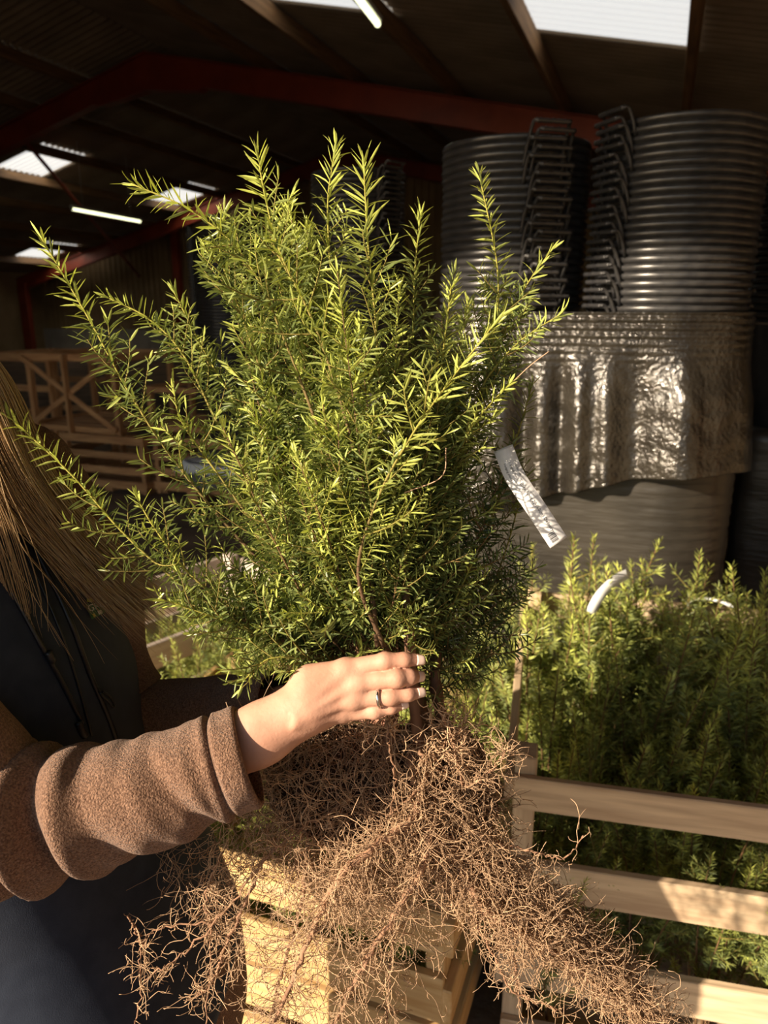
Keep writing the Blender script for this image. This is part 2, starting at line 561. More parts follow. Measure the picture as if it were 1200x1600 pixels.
def wall(name, boxes, mat):
    bm = bmesh.new()
    for (x0, x1, y0, y1, z0, z1) in boxes:
        vs8 = [bm.verts.new((x, yy, z)) for z in (z0, z1) for yy in (y0, y1) for x in (x0, x1)]
        for f in ((0, 1, 3, 2), (4, 6, 7, 5), (0, 4, 5, 1), (2, 3, 7, 6), (0, 2, 6, 4), (1, 5, 7, 3)):
            bm.faces.new([vs8[i] for i in f])
    bmesh.ops.recalc_face_normals(bm, faces=bm.faces)
    me = bpy.data.meshes.new(name); bm.to_mesh(me); bm.free()
    return tag(link(name, me, mat), kind='structure')


wall('wall_front', [(X_LEFT, -6.6, Y_FRONT - .15, Y_FRONT, 0, 5.6), (2.6, X_RIGHT + .2, Y_FRONT - .15, Y_FRONT, 0, 5.6), (-6.6, 2.6, Y_FRONT - .15, Y_FRONT, 4.25, 5.6)], M['clad'])
wall('wall_left', [(X_LEFT - .15, X_LEFT, Y_FRONT, Y_BACK, 0, 3.0)], M['clad'])
wall('wall_right', [(X_RIGHT, X_RIGHT + .15, Y_FRONT, Y_BACK, 0, 3.6)], M['clad'])


def profiled(name, x0, x1, y, z0, z1, pitch=0.19, amp=0.035):
    n = int((x1 - x0) / pitch)
    px_, py_ = [], []
    for k in range(n):
        for f, d in ((0, 0), (0.42, 0), (0.5, 1), (0.92, 1)):
            px_.append(x0 + (k + f) * pitch); py_.append(y - d * amp)
    px_, py_ = np.array(px_), np.array(py_)
    a = np.stack([px_, py_, np.full_like(px_, z0)], -1)
    b = np.stack([px_, py_, np.array([min(z1, roof_z(x) + 0.04) for x in px_])], -1)
    v, q, t = loft([a, b], closed=False)
    return mesh_np(name, v, t, q, smooth=False)


wb_ = link('wall_back', profiled('wall_back', X_LEFT, X_RIGHT, Y_BACK, 0.0, 5.6), M['clad'])
tag(wb_, kind='structure')
for k in range(4):
    me = box_mesh('concrete_panel', 1.98, 0.14, 0.9, 0.012)
    child('concrete_panel', me, M['concrete'], wb_, (-17.3 + 2.0 * k, Y_BACK - 0.16, 0.45))
tag(link('trim_2', box_mesh('trim_2', 0.2, 0.2, 3.6, 0.01), M['red_steel'], None, (on_y(281, 480, 18.55)[0], 18.55, 1.8)), 'red steel gable post', kind='structure')


def fluorescent(a, b, label):
    a = np.array(a); b = np.array(b)
    c = (a + b) / 2; L = np.linalg.norm(b - a)
    rz = math.atan2(b[1] - a[1], b[0] - a[0])
    e = empty('fluorescent_light', tuple(c), rz)
    tag(e, label, 'light', 'fluorescent lights under the roof')
    link('housing', box_mesh('housing', L + 0.06, 0.07, 0.045, 0.006), M['white_metal'], e, (0, 0, 0.045))
    link('tube', tube_mesh('tube', [[(-L / 2, 0, 0), (L / 2, 0, 0)]], [[0.026, 0.026]], 10), M['tube'], e)
    for s in (-1, 1):
        link('end_cap', box_mesh('end_cap', 0.03, 0.05, 0.06, 0.004), M['white_metal'], e, (s * (L / 2 + 0.012), 0, 0.008))
    for s in (-1, 1):
        top = roof_z(c[0]) - c[2]
        link('hanger', tube_mesh('hanger', [[(s * L * .35, 0, 0.06), (s * L * .35, 0, top)]], [[0.004, 0.004]], 5), M['white_metal'], e)


fluorescent(on_y(112, 322, 12.0), on_y(219, 350, 14.2), 'long lit fluorescent tube beneath the left roof slope')
fluorescent(on_y(590, 23, 6.6), on_y(500, -62, 5.2), 'lit fluorescent tube hanging below a bright roof sheet')


# ------------------------------------------------------------------ stacks of black pots
def pot_meshes():
    prof = [(0.0, 0.004), (0.185, 0.004), (0.19, 0.0), (0.193, 0.006), (0.2405, 0.385), (0.2425, 0.392), (0.2505, 0.394), (0.2525, 0.399), (0.2530, 0.406),
            (0.2505, 0.4095), (0.245, 0.410), (0.2405, 0.407), (0.2375, 0.390), (0.190, 0.010), (0.0, 0.010)]
    m = 56
    a = np.arange(m) * 2 * math.pi / m
    rings = [np.stack([r * np.cos(a), r * np.sin(a), np.full(m, z)], -1) for r, z in prof]
    v, q, t = loft(rings)
    body = mesh_np('pot_body', v, t, q)
    # carrying handle: a loop that stands out from the rim, with a wavy grip
    R0 = 0.243
    paths, radii = [], []
    for s in (-1, 1):
        paths.append(spline([(R0, s * 0.062, 0.36), (R0 + 0.012, s * 0.062, 0.40), (R0 + 0.030, s * 0.060, 0.434), (R0 + 0.045, s * 0.056, 0.437)], 7))
        radii.append(np.full(7, 0.0055))
    y = np.linspace(-0.058, 0.058, 15)
    paths.append(np.stack([np.full(15, R0 + 0.045), y, 0.437 - 0.0025 * np.abs(np.sin(y * 160))], -1))
    radii.append(np.full(15, 0.0075))
    v, t, q, _ = tubes(paths, radii, 6)
    handle = mesh_np('handle', v, t, q)
    return body, handle


POT_BODY, POT_HANDLE = pot_meshes()
POT_BODY.materials.append(M['pot']); POT_HANDLE.materials.append(M['pot'])
PITCH_Z = 0.0246


ORD = 'first second third fourth fifth sixth seventh eighth ninth tenth eleventh twelfth thirteenth fourteenth fifteenth sixteenth seventeenth eighteenth nineteenth'.split()


def ordinal(k):
    """k = 0 is the topmost"""
    if k == 0: return 'topmost'
    k += 1
    if k < 20: return ORD[k - 1]
    t, u = divmod(k, 10)
    w = {2: ('twenty', 'twentieth'), 3: ('thirty', 'thirtieth'), 4: ('forty', 'fortieth'), 5: ('fifty', 'fiftieth')}[t]
    return w[1] if u == 0 else w[0] + '-' + ORD[u - 1]


def pot_stack(cx, cy, z_top, n, face, label, group, jit=0.0):
    """face: direction of the handles (radians, world)"""
    proto = None
    for k in range(n):
        z = z_top - 0.41 - PITCH_Z * (n - 1 - k)
        if proto is None:
            e = empty('plant_pot', (cx, cy, z), face)
            link('body', POT_BODY, None, e)
            link('handle', POT_HANDLE, None, e); h2 = link('handle', POT_HANDLE, None, e, rot=(0, 0, math.pi))
            tag(e, label, 'pot', group)
            proto = e
        else:
            e = copy_tree(proto)
            e.location = (cx + random.uniform(-.0025, .0025), cy + random.uniform(-.0025, .0025), z)
        q = n - 1 - k
        e['label'] = ('topmost black plastic pot of ' if q == 0 else ordinal(q) + ' black plastic pot from the top of ') + label
        e.rotation_euler = (0, 0, face + random.uniform(-.035, .035) + (0.05 if k % 2 else -0.03) + jit * k)


def cam_face(cx, cy, off_deg):
    return math.atan2(-cy, -cx) + math.radians(off_deg)


pot_stack(0.008, 2.75, 2.095, 24, cam_face(0.008, 2.75, -52), 'the taller stack on the film-wrapped pallet', 'pots in the taller stack on the wrapped pallet')
pot_stack(-0.53, 2.76, 2.075, 23, cam_face(-0.53, 2.76, 24), 'the shorter stack on the film-wrapped pallet', 'pots in the shorter stack on the wrapped pallet')
pot_stack(0.535, 3.32, 2.0, 21, cam_face(0.5, 3.3, 60), 'the low stack behind the film-wrapped pallet', 'pots in the stack behind the wrapped pallet')
pot_stack(-1.60, 3.95, 2.23, 30, cam_face(-1.6, 3.95, 38), 'the stack behind the lifted yew plant', 'pots in the stack behind the lifted plant')
pot_stack(-3.27, 5.3, 2.12, 54, cam_face(-3.2, 5.3, 80), 'the slim stack standing on a white sheet', 'pots in the stack by the wooden crates')


def wrap_path(c0, c1, R, yb, n_arc=14, n_line=40):
    """plan outline round the front of two round stacks"""
    P = []
    for y in np.linspace(yb, c0[1], 8): P.append((c0[0] - R, y))
    for a in np.linspace(math.pi, 1.5 * math.pi, n_arc)[1:]: P.append((c0[0] + R * math.cos(a), c0[1] + R * math.sin(a)))
    for u in np.linspace(0, 1, n_line)[1:]: P.append((c0[0] + (c1[0] - c0[0]) * u, c0[1] - R + (c1[1] - c0[1]) * u))
    for a in np.linspace(1.5 * math.pi, 2 * math.pi, n_arc)[1:]: P.append((c1[0] + R * math.cos(a), c1[1] + R * math.sin(a)))
    for y in np.linspace(c1[1], yb, 8)[1:]: P.append((c1[0] + R, y))
    return np.array(P)


def resample(P, n):
    d = np.concatenate([[0], np.cumsum(np.linalg.norm(np.diff(P, axis=0), axis=1))])
    u = np.linspace(0, d[-1], n)
    return np.stack([np.interp(u, d, P[:, k]) for k in range(2)], -1), u


def film_sheet():
    P = wrap_path((-0.53, 2.755), (0.008, 2.75), 0.258, 3.15)
    n = 360
    Q, u = resample(P, n)
    t = np.gradient(Q, axis=0); t /= np.linalg.norm(t, axis=1, keepdims=True)
    nrm = np.stack([t[:, 1], -t[:, 0]], -1)
    rows = []
    m = 120
    bottom = 0.94 + 0.035 * np.sin(u * 5 + 1.0) + 0.11 * np.clip((Q[:, 0] + 0.45) / 0.75, 0, 1) - 0.02
    rng = np.random.default_rng(3)
    ph = rng.uniform(0, 6.28, 12); fr = rng.uniform(10, 60, 12)
    for k in range(m):
        f = k / (m - 1)
        z = 1.535 + (bottom - 1.535) * f + 0.0 * u
        low = np.clip((f - 0.18) / 0.35, 0, 1)
        rim = 0.0036 * np.cos(2 * math.pi * (z - 1.685) / PITCH_Z) * np.clip(1.1 - f * 3.0, 0, 1)
        fold = np.zeros(n)
        for j in range(12):
            fold += np.sin(u * fr[j] + ph[j] + f * 1.6 * np.sin(j)) * (1.0 / (1 + fr[j] * 0.06))
        fold = fold / 3.0
        # a few deep pleats hanging down the front
        pl = np.zeros(n)
        for xc, w, a in ((-0.43, 0.035, -0.030), (-0.31, 0.03, -0.028), (-0.245, 0.03, 0.018), (-0.08, 0.05, -0.026), (-0.16, 0.03, 0.014), (0.06, 0.04, 0.02)):
            pl += a * np.exp(-((Q[:, 0] - xc - 0.03 * f) / w) ** 2) * (Q[:, 1] < 2.6)
        cross = 0.0012 * np.sin(z * 75 + 5 * np.sin(u * 9) + 2 * np.sin(u * 31)) * low
        out = rim + low * (0.011 * fold + 1.5 * pl) + cross + 0.012 + 0.05 * low * f
        pos = Q + nrm * out[:, None]
        rows.append(np.stack([pos[:, 0], pos[:, 1], z], -1))
    v, q, tr = loft(rows, closed=False)
    return mesh_np('film_sheet', v, tr, q)


fs = link('plastic_film', film_sheet(), M['film'])
tag(fs, 'glossy black plastic film sheet wrapped round the lower pots', 'plastic film')
so = fs.modifiers.new('thick', 'SOLIDIFY'); so.thickness = 0.0012


def wrapped_block():
    P = wrap_path((-0.535, 2.755), (0.03, 2.75), 0.25, 3.30)
    n = 240
    Q, u = resample(P, n)
    t = np.gradient(Q, axis=0); t /= np.linalg.norm(t, axis=1, keepdims=True)
    nrm = np.stack([t[:, 1], -t[:, 0]], -1)
    rows = []
    for k in range(70):
        f = k / 69
        z = np.full(n, 0.15 + 0.945 * f)
        out = 0.002 * np.sin(z * 160 + 3 * np.sin(u * 7)) * (0.35 + 0.65 * (Q[:, 0] > 0.0)) + 0.003 * np.sin(u * 22 + 2 * f) * (1 - f)
        pos = Q + nrm * out[:, None]
        rows.append(np.stack([pos[:, 0], pos[:, 1], z], -1))
    v, q, tr = loft(rows, closed=True, caps=True)
    return mesh_np('wrapped_block', v, tr, q)


load = empty('wrapped_pallet_load', (-0.26, 2.95, 0))
tag(load, 'pallet load tightly wrapped in dull black film under the pot stacks', 'pallet load')
child('wrapped_block', wrapped_block(), M['film_low'], load)
for x in (-0.72, -0.26, 0.2):
    child('pallet_bearer', box_mesh('pallet_bearer', 0.10, 0.95, 0.10, 0.004), M['wood_dark'], load, (x, 2.98, 0.07))
for y in (2.56, 2.77, 2.98, 3.19, 3.40):
    child('deck_board', box_mesh('deck_board', 1.08, 0.11, 0.022, 0.003), M['wood_dark'], load, (-0.26, y, 0.135))
    child('bottom_board', box_mesh('bottom_board', 1.08, 0.11, 0.02, 0.003), M['wood_dark'], load, (-0.26, y, 0.011))


def plain_load(cx, cy, w, d, h, label, mat, lid=None):
    e = empty('wrapped_pallet_load', (cx, cy, 0))
    tag(e, label, 'pallet load')
    n = 96
    a = np.linspace(0, 2 * math.pi, n, endpoint=False)
    ex = 0.22
    ring = np.stack([np.sign(np.cos(a)) * np.abs(np.cos(a)) ** ex * w / 2, np.sign(np.sin(a)) * np.abs(np.sin(a)) ** ex * d / 2], -1)
    rows = []
    for k in range(24):
        f = k / 23
        s = 1 + 0.006 * np.sin(f * 40 + a * 3)
        rows.append(np.concatenate([ring * s[:, None], np.full((n, 1), 0.14 + (h - 0.14) * f)], 1))
    v, q, t = loft(rows, caps=True)
    link('wrapped_block', mesh_np('wrapped_block', v, t, q), mat, e)
    for x in (-0.4, 0, 0.4):
        link('pallet_bearer', box_mesh('pallet_bearer', 0.10, d * .95, 0.12, 0.004), M['wood_dark'], e, (x * w, 0, 0.06))
    for y in (-0.4, 0, 0.4):
        link('deck_board', box_mesh('deck_board', w * .95, 0.11, 0.022, 0.003), M['wood_dark'], e, (0, y * d, 0.13))
    return e


plain_load(0.66, 3.36, 0.68, 0.62, 1.10, 'low black wrapped pallet load behind the taller wrapped pallet', M['film_low'])
plain_load(-1.60, 3.95, 0.62, 0.62, 1.105, 'black wrapped pallet load hidden behind the lifted yew plant', M['film_low'])
e = plain_load(-3.10, 5.3, 0.95, 0.80, 0.36, 'grey wrapped pallet load beneath a white sheet', M['grey_plastic'])
n_ = 40
gx, gy = np.meshgrid(np.linspace(-0.5, 0.5, n_), np.linspace(-0.43, 0.43, n_), indexing='ij')
drop = np.clip(np.maximum(np.abs(gx) - 0.455, np.abs(gy) - 0.385), 0, 1)
gz = 0.366 - drop * 2.2 + 0.006 * np.sin(gx * 20) * np.cos(gy * 17)
ii = (np.arange(n_ - 1)[:, None] * n_ + np.arange(n_ - 1)[None, :]).ravel()
ws_ = link('plastic_sheet', mesh_np('plastic_sheet', np.stack([gx, gy, gz], -1).reshape(-1, 3), quads=np.stack([ii, ii + n_, ii + n_ + 1, ii + 1], -1)), M['white_plastic'], None, (-3.10, 5.3, 0.0))
tag(ws_, 'white plastic sheet laid over the pallet under the far pot stack', 'plastic sheet')
ws_.modifiers.new('thick', 'SOLIDIFY').thickness = 0.004


# ------------------------------------------------------------------ wooden crates
def crate(loc, rz, w, d, front, side, mat, label, group, post_h=None, post=0.055, back=None, brace=False, floor_z=0.06):
    """local frame: front-left corner at the origin, +x along the front, +y to the back"""
    e = empty('wooden_crate', loc, rz)
    tag(e, label, 'crate', group)
    top = max(b for _, b in front)
    ph = post_h or top
    pm = box_mesh('post', ph, post, post * .75, 0.003)
    for x in (post * .4, w - post * .4):
        for y in (post * .5 + 0.018, d - post * .5 - 0.018):
            link('post', pm, mat, e, (x, y, ph / 2), (0, math.pi / 2, 0))
    th = 0.018
    for z0, z1 in front:
        link('slat', box_mesh('slat', w, th, z1 - z0, 0.0025, 0.0012), mat, e, (w / 2, th / 2, (z0 + z1) / 2))
    for z0, z1 in (back or front):
        link('slat', box_mesh('slat', w, th, z1 - z0, 0.0025, 0.0012), mat, e, (w / 2, d - th / 2, (z0 + z1) / 2))
    for z0, z1 in side:
        for x in (-th / 2 + 0.002, w + th / 2 - 0.002):
            link('slat', box_mesh('slat', d, th, z1 - z0, 0.0025, 0.0012), mat, e, (x, d / 2, (z0 + z1) / 2), (0, 0, math.pi / 2))
    nb = 5
    for k in range(nb):
        link('base_board', box_mesh('base_board', w - 0.02, d / nb * .8, 0.016, 0.002), mat, e, (w / 2, d * (k + .5) / nb, floor_z))
    for x in (0.05, w / 2, w - 0.05):
        link('foot', box_mesh('foot', 0.09, d * .9, floor_z - 0.008, 0.003), mat, e, (x, d / 2, (floor_z - 0.008) / 2))
    if brace:
        L = w
        for x0 in (0,):
            for s in (-1, 1):
                ln = math.hypot(L, top * .9)
                link('brace', box_mesh('brace', ln, 0.02, 0.045, 0.003), mat, e, (x0 + L / 2, -0.012 - 0.01 * s, top * .5), (0, s * math.atan2(top * .9, L), 0))
        link('post', box_mesh('post', top, 0.05, 0.03, 0.003), mat, e, (w / 2, -0.03, top / 2), (0, math.pi / 2, 0))
    return e


crate((-0.185, 1.205, 0), math.radians(8.0), 1.2, 0.93, [(0.632, 0.702), (0.435, 0.518), (0.215, 0.300), (0.03, 0.12)],
      [(0.655, 0.70), (0.435, 0.50), (0.215, 0.29)], M['wood_grey'], 'weathered slatted crate full of yew plants beside the dangling roots', None, post_h=0.735,
      back=[(0.64, 0.715), (0.40, 0.48), (0.15, 0.25)])
crate((-1.17, 1.03, 0), 0.0, 0.905, 0.80, [(0.425, 0.515), (0.268, 0.372), (0.150, 0.252), (0.03, 0.115)],
      [(0.425, 0.50), (0.27, 0.35), (0.12, 0.2)], M['wood_new'], 'fresh yellow slatted crate directly under the hanging roots', None, post_h=0.515, post=0.05)
a_, b_ = on_z(226, 1030, 0.55), on_z(352, 980, 0.55)
rz_ = math.atan2(b_[1] - a_[1], b_[0] - a_[0])
crate((a_[0] - 0.25 * math.cos(rz_), a_[1] - 0.25 * math.sin(rz_), 0), rz_, 0.95, 0.5, [(0.50, 0.585), (0.33, 0.42), (0.16, 0.25), (0.04, 0.12)], [(0.50, 0.585), (0.33, 0.42), (0.16, 0.25)],
      M['wood_pink'], 'pale whitened crate behind the person\'s far arm', None, post_h=0.60)

# crates stacked in the dark of the barn
bgx = lambda px, y=5.0: on_y(px, 600, y)[0]
S3 = [(0.43, 0.50), (0.30, 0.36), (0.17, 0.23), (0.04, 0.11)]
crate((bgx(85), 5.0, 0), 0.0, bgx(212) - bgx(85), 0.8, S3, S3, M['wood_dark'], 'brown slatted crate on the floor under the cross-braced crate', 'brown crates stored in the barn')
crate((bgx(216), 5.1, 0), 0.0, 0.75, 0.8, S3, S3, M['wood_dark'], 'brown slatted crate on the floor beside the far pot stack', 'brown crates stored in the barn')
crate((bgx(-30), 4.7, 0), 0.0, 0.72, 0.8, [(0.22, 0.30), (0.05, 0.13)], [(0.22, 0.30), (0.05, 0.13)], M['wood_dark'], 'low brown crate beside the person\'s hair', 'brown crates stored in the barn')
crate((bgx(40), 5.0, 0.512), 0.0, bgx(178) - bgx(40), 0.85, [(0.60, 0.66), (0.0, 0.05)], [(0.60, 0.66), (0.0, 0.06)], M['wood_dark'], 'tall brown cross-braced crate on top of a slatted crate', 'brown crates stored in the barn', brace=True, floor_z=0.03)
crate((bgx(-60), 5.3, 0), 0.0, bgx(36) - bgx(-60), 0.85, [(1.07, 1.14), (0.8, 0.86), (0.5, 0.56), (0.2, 0.28)], [(1.07, 1.14), (0.5, 0.56)], M['wood_dark'], 'tall open brown crate beside the cross-braced crate', 'brown crates stored in the barn')
crate((bgx(188), 5.3, 0.512), 0.0, 0.72, 0.7, [(0.33, 0.38), (0.0, 0.05)], [(0.33, 0.38)], M['wood_dark'], 'small reddish brown open crate stacked beside the cross-braced crate', 'brown crates stored in the barn', floor_z=0.03)

# ------------------------------------------------------------------ yew foliage
NT_V = np.array([[0, -.22, 0], [0, .22, 0], [.35, -.5, 0], [.35, 0, .22], [.35, .5, 0], [.75, -.42, 0], [.75, 0, .18], [.75, .42, 0], [1, 0, 0]])
NT_T = np.array([[0, 3, 2], [0, 1, 3], [1, 4, 3], [2, 3, 6], [2, 6, 5], [3, 4, 7], [3, 7, 6], [5, 6, 8], [6, 7, 8]])
NS_V = np.array([[0, 0, 0], [.5, -.5, 0.0], [.5, .5, 0.0], [1, 0, 0]])
NS_T = np.array([[0, 2, 1], [1, 2, 3]])
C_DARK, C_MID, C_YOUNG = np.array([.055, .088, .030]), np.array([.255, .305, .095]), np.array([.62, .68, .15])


def unit(v):
    v = np.asarray(v, float)
    return v / (np.linalg.norm(v, axis=-1, keepdims=True) + 1e-12)


class Plant:
    def __init__(self, rng):
        self.rng = rng
        self.o, self.d, self.n, self.L, self.w, self.cv, self.c = [], [], [], [], [], [], []
        self.paths, self.rad, self.pcol = [], [], []

    def needles(self, P, length, youth_shade, radial=0.5, up=None, spacing=0.0025, wid=0.0026, t0=0.03):
        rng = self.rng
        seg = np.linalg.norm(np.diff(P, axis=0), axis=1)
        s = np.concatenate([[0], np.cumsum(seg)]); tot = s[-1]
        n = max(4, int(tot / spacing))
        u = np.linspace(t0, 1.0, n)
        pos = np.stack([np.interp(u * tot, s, P[:, k]) for k in range(3)], -1)
        T = np.gradient(P, axis=0)
        T = unit(np.stack([np.interp(u * tot, s, T[:, k]) for k in range(3)], -1))
        if up is None: up = np.array([0, 0, 1.0])
        S = unit(np.cross(T, up + rng.normal(0, .05, 3)))
        N = np.cross(S, T)
        k = np.arange(n)
        phi_r = k * 2.399963
        phi_t = np.where(k % 2 == 0, 0.0, math.pi) + rng.normal(0, .38, n)
        use_r = rng.random(n) < radial
        phi = np.where(use_r, phi_r, phi_t)
        al = np.radians(66 - 44 * u ** 5 + rng.normal(0, 8, n))
        side = np.cos(phi)[:, None] * S + np.sin(phi)[:, None] * N
        d = unit(np.cos(al)[:, None] * T + np.sin(al)[:, None] * side)
        nn = unit(np.cross(np.cross(T, side), d) + rng.normal(0, .12, (n, 3)))       # faces the shoot tip
        nn = unit(np.where((use_r)[:, None], nn, 0.65 * N + 0.5 * nn))
        nn = unit(nn - (nn * d).sum(1, keepdims=True) * d)
        L = 1.10 * length * (0.62 + 0.42 * np.sin(np.clip(u, 0, 1) * math.pi * .80 + .35)) * rng.normal(1, .11, n)
        yc = np.clip(youth_shade + 0.45 * (u - .55) + rng.normal(0, .12, n), 0, 1)[:, None]
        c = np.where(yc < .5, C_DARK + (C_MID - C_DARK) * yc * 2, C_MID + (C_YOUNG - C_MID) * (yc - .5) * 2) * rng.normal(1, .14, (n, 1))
        self.o.append(pos); self.d.append(d); self.n.append(nn); self.L.append(L)
        self.w.append(wid * rng.normal(1, .1, n)); self.cv.append(rng.normal(.17, .12, n)); self.c.append(np.clip(c, .01, 1))

    def shoot(self, p0, d, L, youth_shade, length=0.021, bend=0.25, radial=0.5, up=None, wid=0.0023, spacing=0.0025, rad=0.0012, m=7):
        d = unit(d)
        w = unit(self.rng.normal(0, 1, 3))
        P = [np.asarray(p0, float)]
        for k in range(m):
            P.append(P[-1] + d * L / m)
            d = unit(d + np.array([0, 0, 1.0]) * bend / m + w * .10 / m * 3)
        P = np.array(P)
        self.paths.append(P); self.rad.append(np.linspace(rad, rad * .45, len(P)))
        yc = np.clip(youth_shade, 0, 1)
        self.pcol.append(np.array([.16, .085, .040]) * (1 - yc) + np.array([.30, .30, .055]) * yc)
        self.needles(P, length, youth_shade, radial, up, spacing, wid)
        return P

    def mesh(self, name, simple=False, keep=None):
        o, d, n = (np.concatenate(x) for x in (self.o, self.d, self.n))
        L, w, cv, c = (np.concatenate(x) for x in (self.L, self.w, self.cv, self.c))
        if keep is not None:
            o, d, n, L, w, cv, c = (x[keep] for x in (o, d, n, L, w, cv, c))
        TV, TT = (NS_V, NS_T) if simple else (NT_V, NT_T)
        s = np.cross(n, d)
        x, y, z = TV[:, 0], TV[:, 1], TV[:, 2]
        v = (o[:, None] + d[:, None] * (x[None] * L[:, None])[..., None] + s[:, None] * (y[None] * w[:, None])[..., None]
             + n[:, None] * (z[None] * w[:, None] + cv[:, None] * L[:, None] * x[None] ** 2)[..., None])
        t = TT[None] + (np.arange(len(o)) * len(TV))[:, None, None]
        col = np.repeat(c, len(TV), 0)
        return mesh_np(name, v.reshape(-1, 3), t.reshape(-1, 3), None, col)


# ------------------------------------------------------------------ the lifted plant
rng = np.random.default_rng(5)
P_ = Plant(rng)
VIEW_UP = unit(np.array([0, 0, 1.0]) * .55 - FW * .6 - RT * .3)       # two-ranked sprays lie open towards the light
branches = [
    # (pixel x, pixel y, depth) from the base to the tip; leaf youth and shade; side-shoot density; needle length
    ([(560, 1020, .80), (400, 870, .78), (280, 730, .76), (200, 610, .75), (140, 500, .745), (65, 372, .74)], .62, .55, .021),
    ([(560, 1040, .80), (420, 990, .775), (300, 925, .75), (200, 840, .735), (110, 740, .72), (2, 640, .705)], .60, .7, .018),
    ([(590, 1010, .79), (520, 740, .76), (440, 520, .74), (380, 400, .73), (300, 330, .72), (205, 287, .715)], .72, .6, .022),
    ([(570, 1010, .80), (450, 840, .78), (350, 680, .77), (290, 560, .765), (235, 500, .76), (165, 463, .755)], .60, .8, .019),
    ([(580, 1000, .82), (470, 800, .82), (380, 650, .81), (320, 550, .81), (270, 452, .81)], .55, .6, .018),
    ([(590, 1010, .77), (560, 740, .74), (500, 530, .725), (440, 400, .72), (415, 310, .72), (402, 236, .72)], .80, .7, .023),
    ([(600, 1000, .82), (560, 740, .81), (525, 500, .81), (512, 330, .805), (525, 226, .80)], .70, .6, .023),
    ([(610, 1000, .78), (600, 740, .76), (588, 520, .75), (575, 380, .745), (568, 250, .74)], .76, .5, .027),
    ([(620, 1000, .86), (640, 760, .87), (645, 560, .87), (648, 430, .87), (657, 335, .87)], .60, .6, .023),
    ([(650, 1010, .86), (710, 760, .86), (765, 560, .85), (778, 430, .845), (748, 268, .84)], .58, .8, .019),
    ([(660, 1010, .86), (720, 740, .87), (770, 570, .87), (815, 460, .865), (862, 390, .86)], .52, .9, .019),
    ([(650, 1010, .84), (700, 760, .84), (745, 620, .84), (805, 540, .835), (880, 488, .83)], .50, .6, .020),
    ([(600, 1010, .76), (560, 900, .725), (590, 780, .705), (650, 670, .695), (715, 580, .69), (785, 490, .685)], .88, .55, .023),
    ([(640, 1010, .84), (690, 800, .82), (730, 680, .80), (795, 600, .79)], .72, .7, .019),
    ([(630, 1000, .82), (670, 740, .80), (690, 570, .79), (705, 448, .785)], .66, .7, .021),
    ([(580, 1010, .80), (500, 700, .79), (450, 480, .79), (430, 380, .79), (455, 305, .79)], .62, .8, .020),
    ([(560, 1010, .80), (450, 700, .78), (380, 500, .77), (345, 400, .77), (350, 330, .77)], .62, .9, .019),
    ([(660, 1010, .90), (740, 880, .92), (790, 740, .92), (832, 600, .92)], .28, .9, .019),
    ([(670, 1020, .92), (750, 950, .94), (790, 860, .94), (822, 740, .94)], .20, .9, .020),
    ([(540, 1040, .80), (400, 980, .765), (300, 900, .745), (245, 830, .735), (212, 775, .73)], .62, .7, .018),
    ([(540, 1010, .80), (420, 850, .77), (340, 740, .76), (285, 660, .755), (270, 605, .755)], .58, .8, .018),
    ([(550, 1040, .80), (450, 1010, .76), (350, 970, .735), (248, 935, .72)], .48, 1.0, .020),
    ([(560, 1050, .78), (480, 1030, .745), (420, 1030, .73), (382, 1062, .72)], .52, 1.0, .018),
    ([(660, 1040, .84), (700, 960, .81), (742, 872, .80)], .66, .6, .018),
    ([(670, 1050, .85), (705, 1040, .83), (738, 1030, .82)], .62, .8, .013),
    ([(670, 1060, .88), (715, 1010, .88), (765, 940, .88)], .25, .9, .020),
]
poly = np.array([(345, 350), (400, 325), (470, 330), (560, 330), (640, 400), (740, 430), (800, 560), (815, 700), (790, 850), (735, 990), (640, 1000), (470, 1020), (330, 985), (265, 905), (335, 790), (350, 600)])


def inside(x, y):
    c = False
    for i in range(len(poly)):
        x1, y1 = poly[i]; x2, y2 = poly[i - 1]
        if (y1 > y) != (y2 > y) and x < (x2 - x1) * (y - y1) / (y2 - y1) + x1: c = not c
    return c


stem_lo = len(P_.paths)
STEMS = []
k = 0
while k < 66:                                    # fill the crown
    x, y = rng.uniform(200, 830), rng.uniform(330, 960)
    if not inside(x, y): continue
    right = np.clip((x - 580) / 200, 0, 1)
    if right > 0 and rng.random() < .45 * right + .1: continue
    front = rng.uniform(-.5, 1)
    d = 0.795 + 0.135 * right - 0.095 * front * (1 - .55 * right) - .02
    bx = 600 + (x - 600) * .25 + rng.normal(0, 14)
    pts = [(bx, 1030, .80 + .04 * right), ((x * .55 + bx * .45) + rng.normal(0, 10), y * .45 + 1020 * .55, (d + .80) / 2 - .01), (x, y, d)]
    branches.append((pts, float(np.clip(.58 - .42 * right + .12 * front + rng.normal(0, .08), .05, .85)), 1.0, .0135 + .006 * float(np.clip((900 - y) / 500, 0, 1))))  # right side of the crown darkened: its shade is put into the needle colour
    k += 1
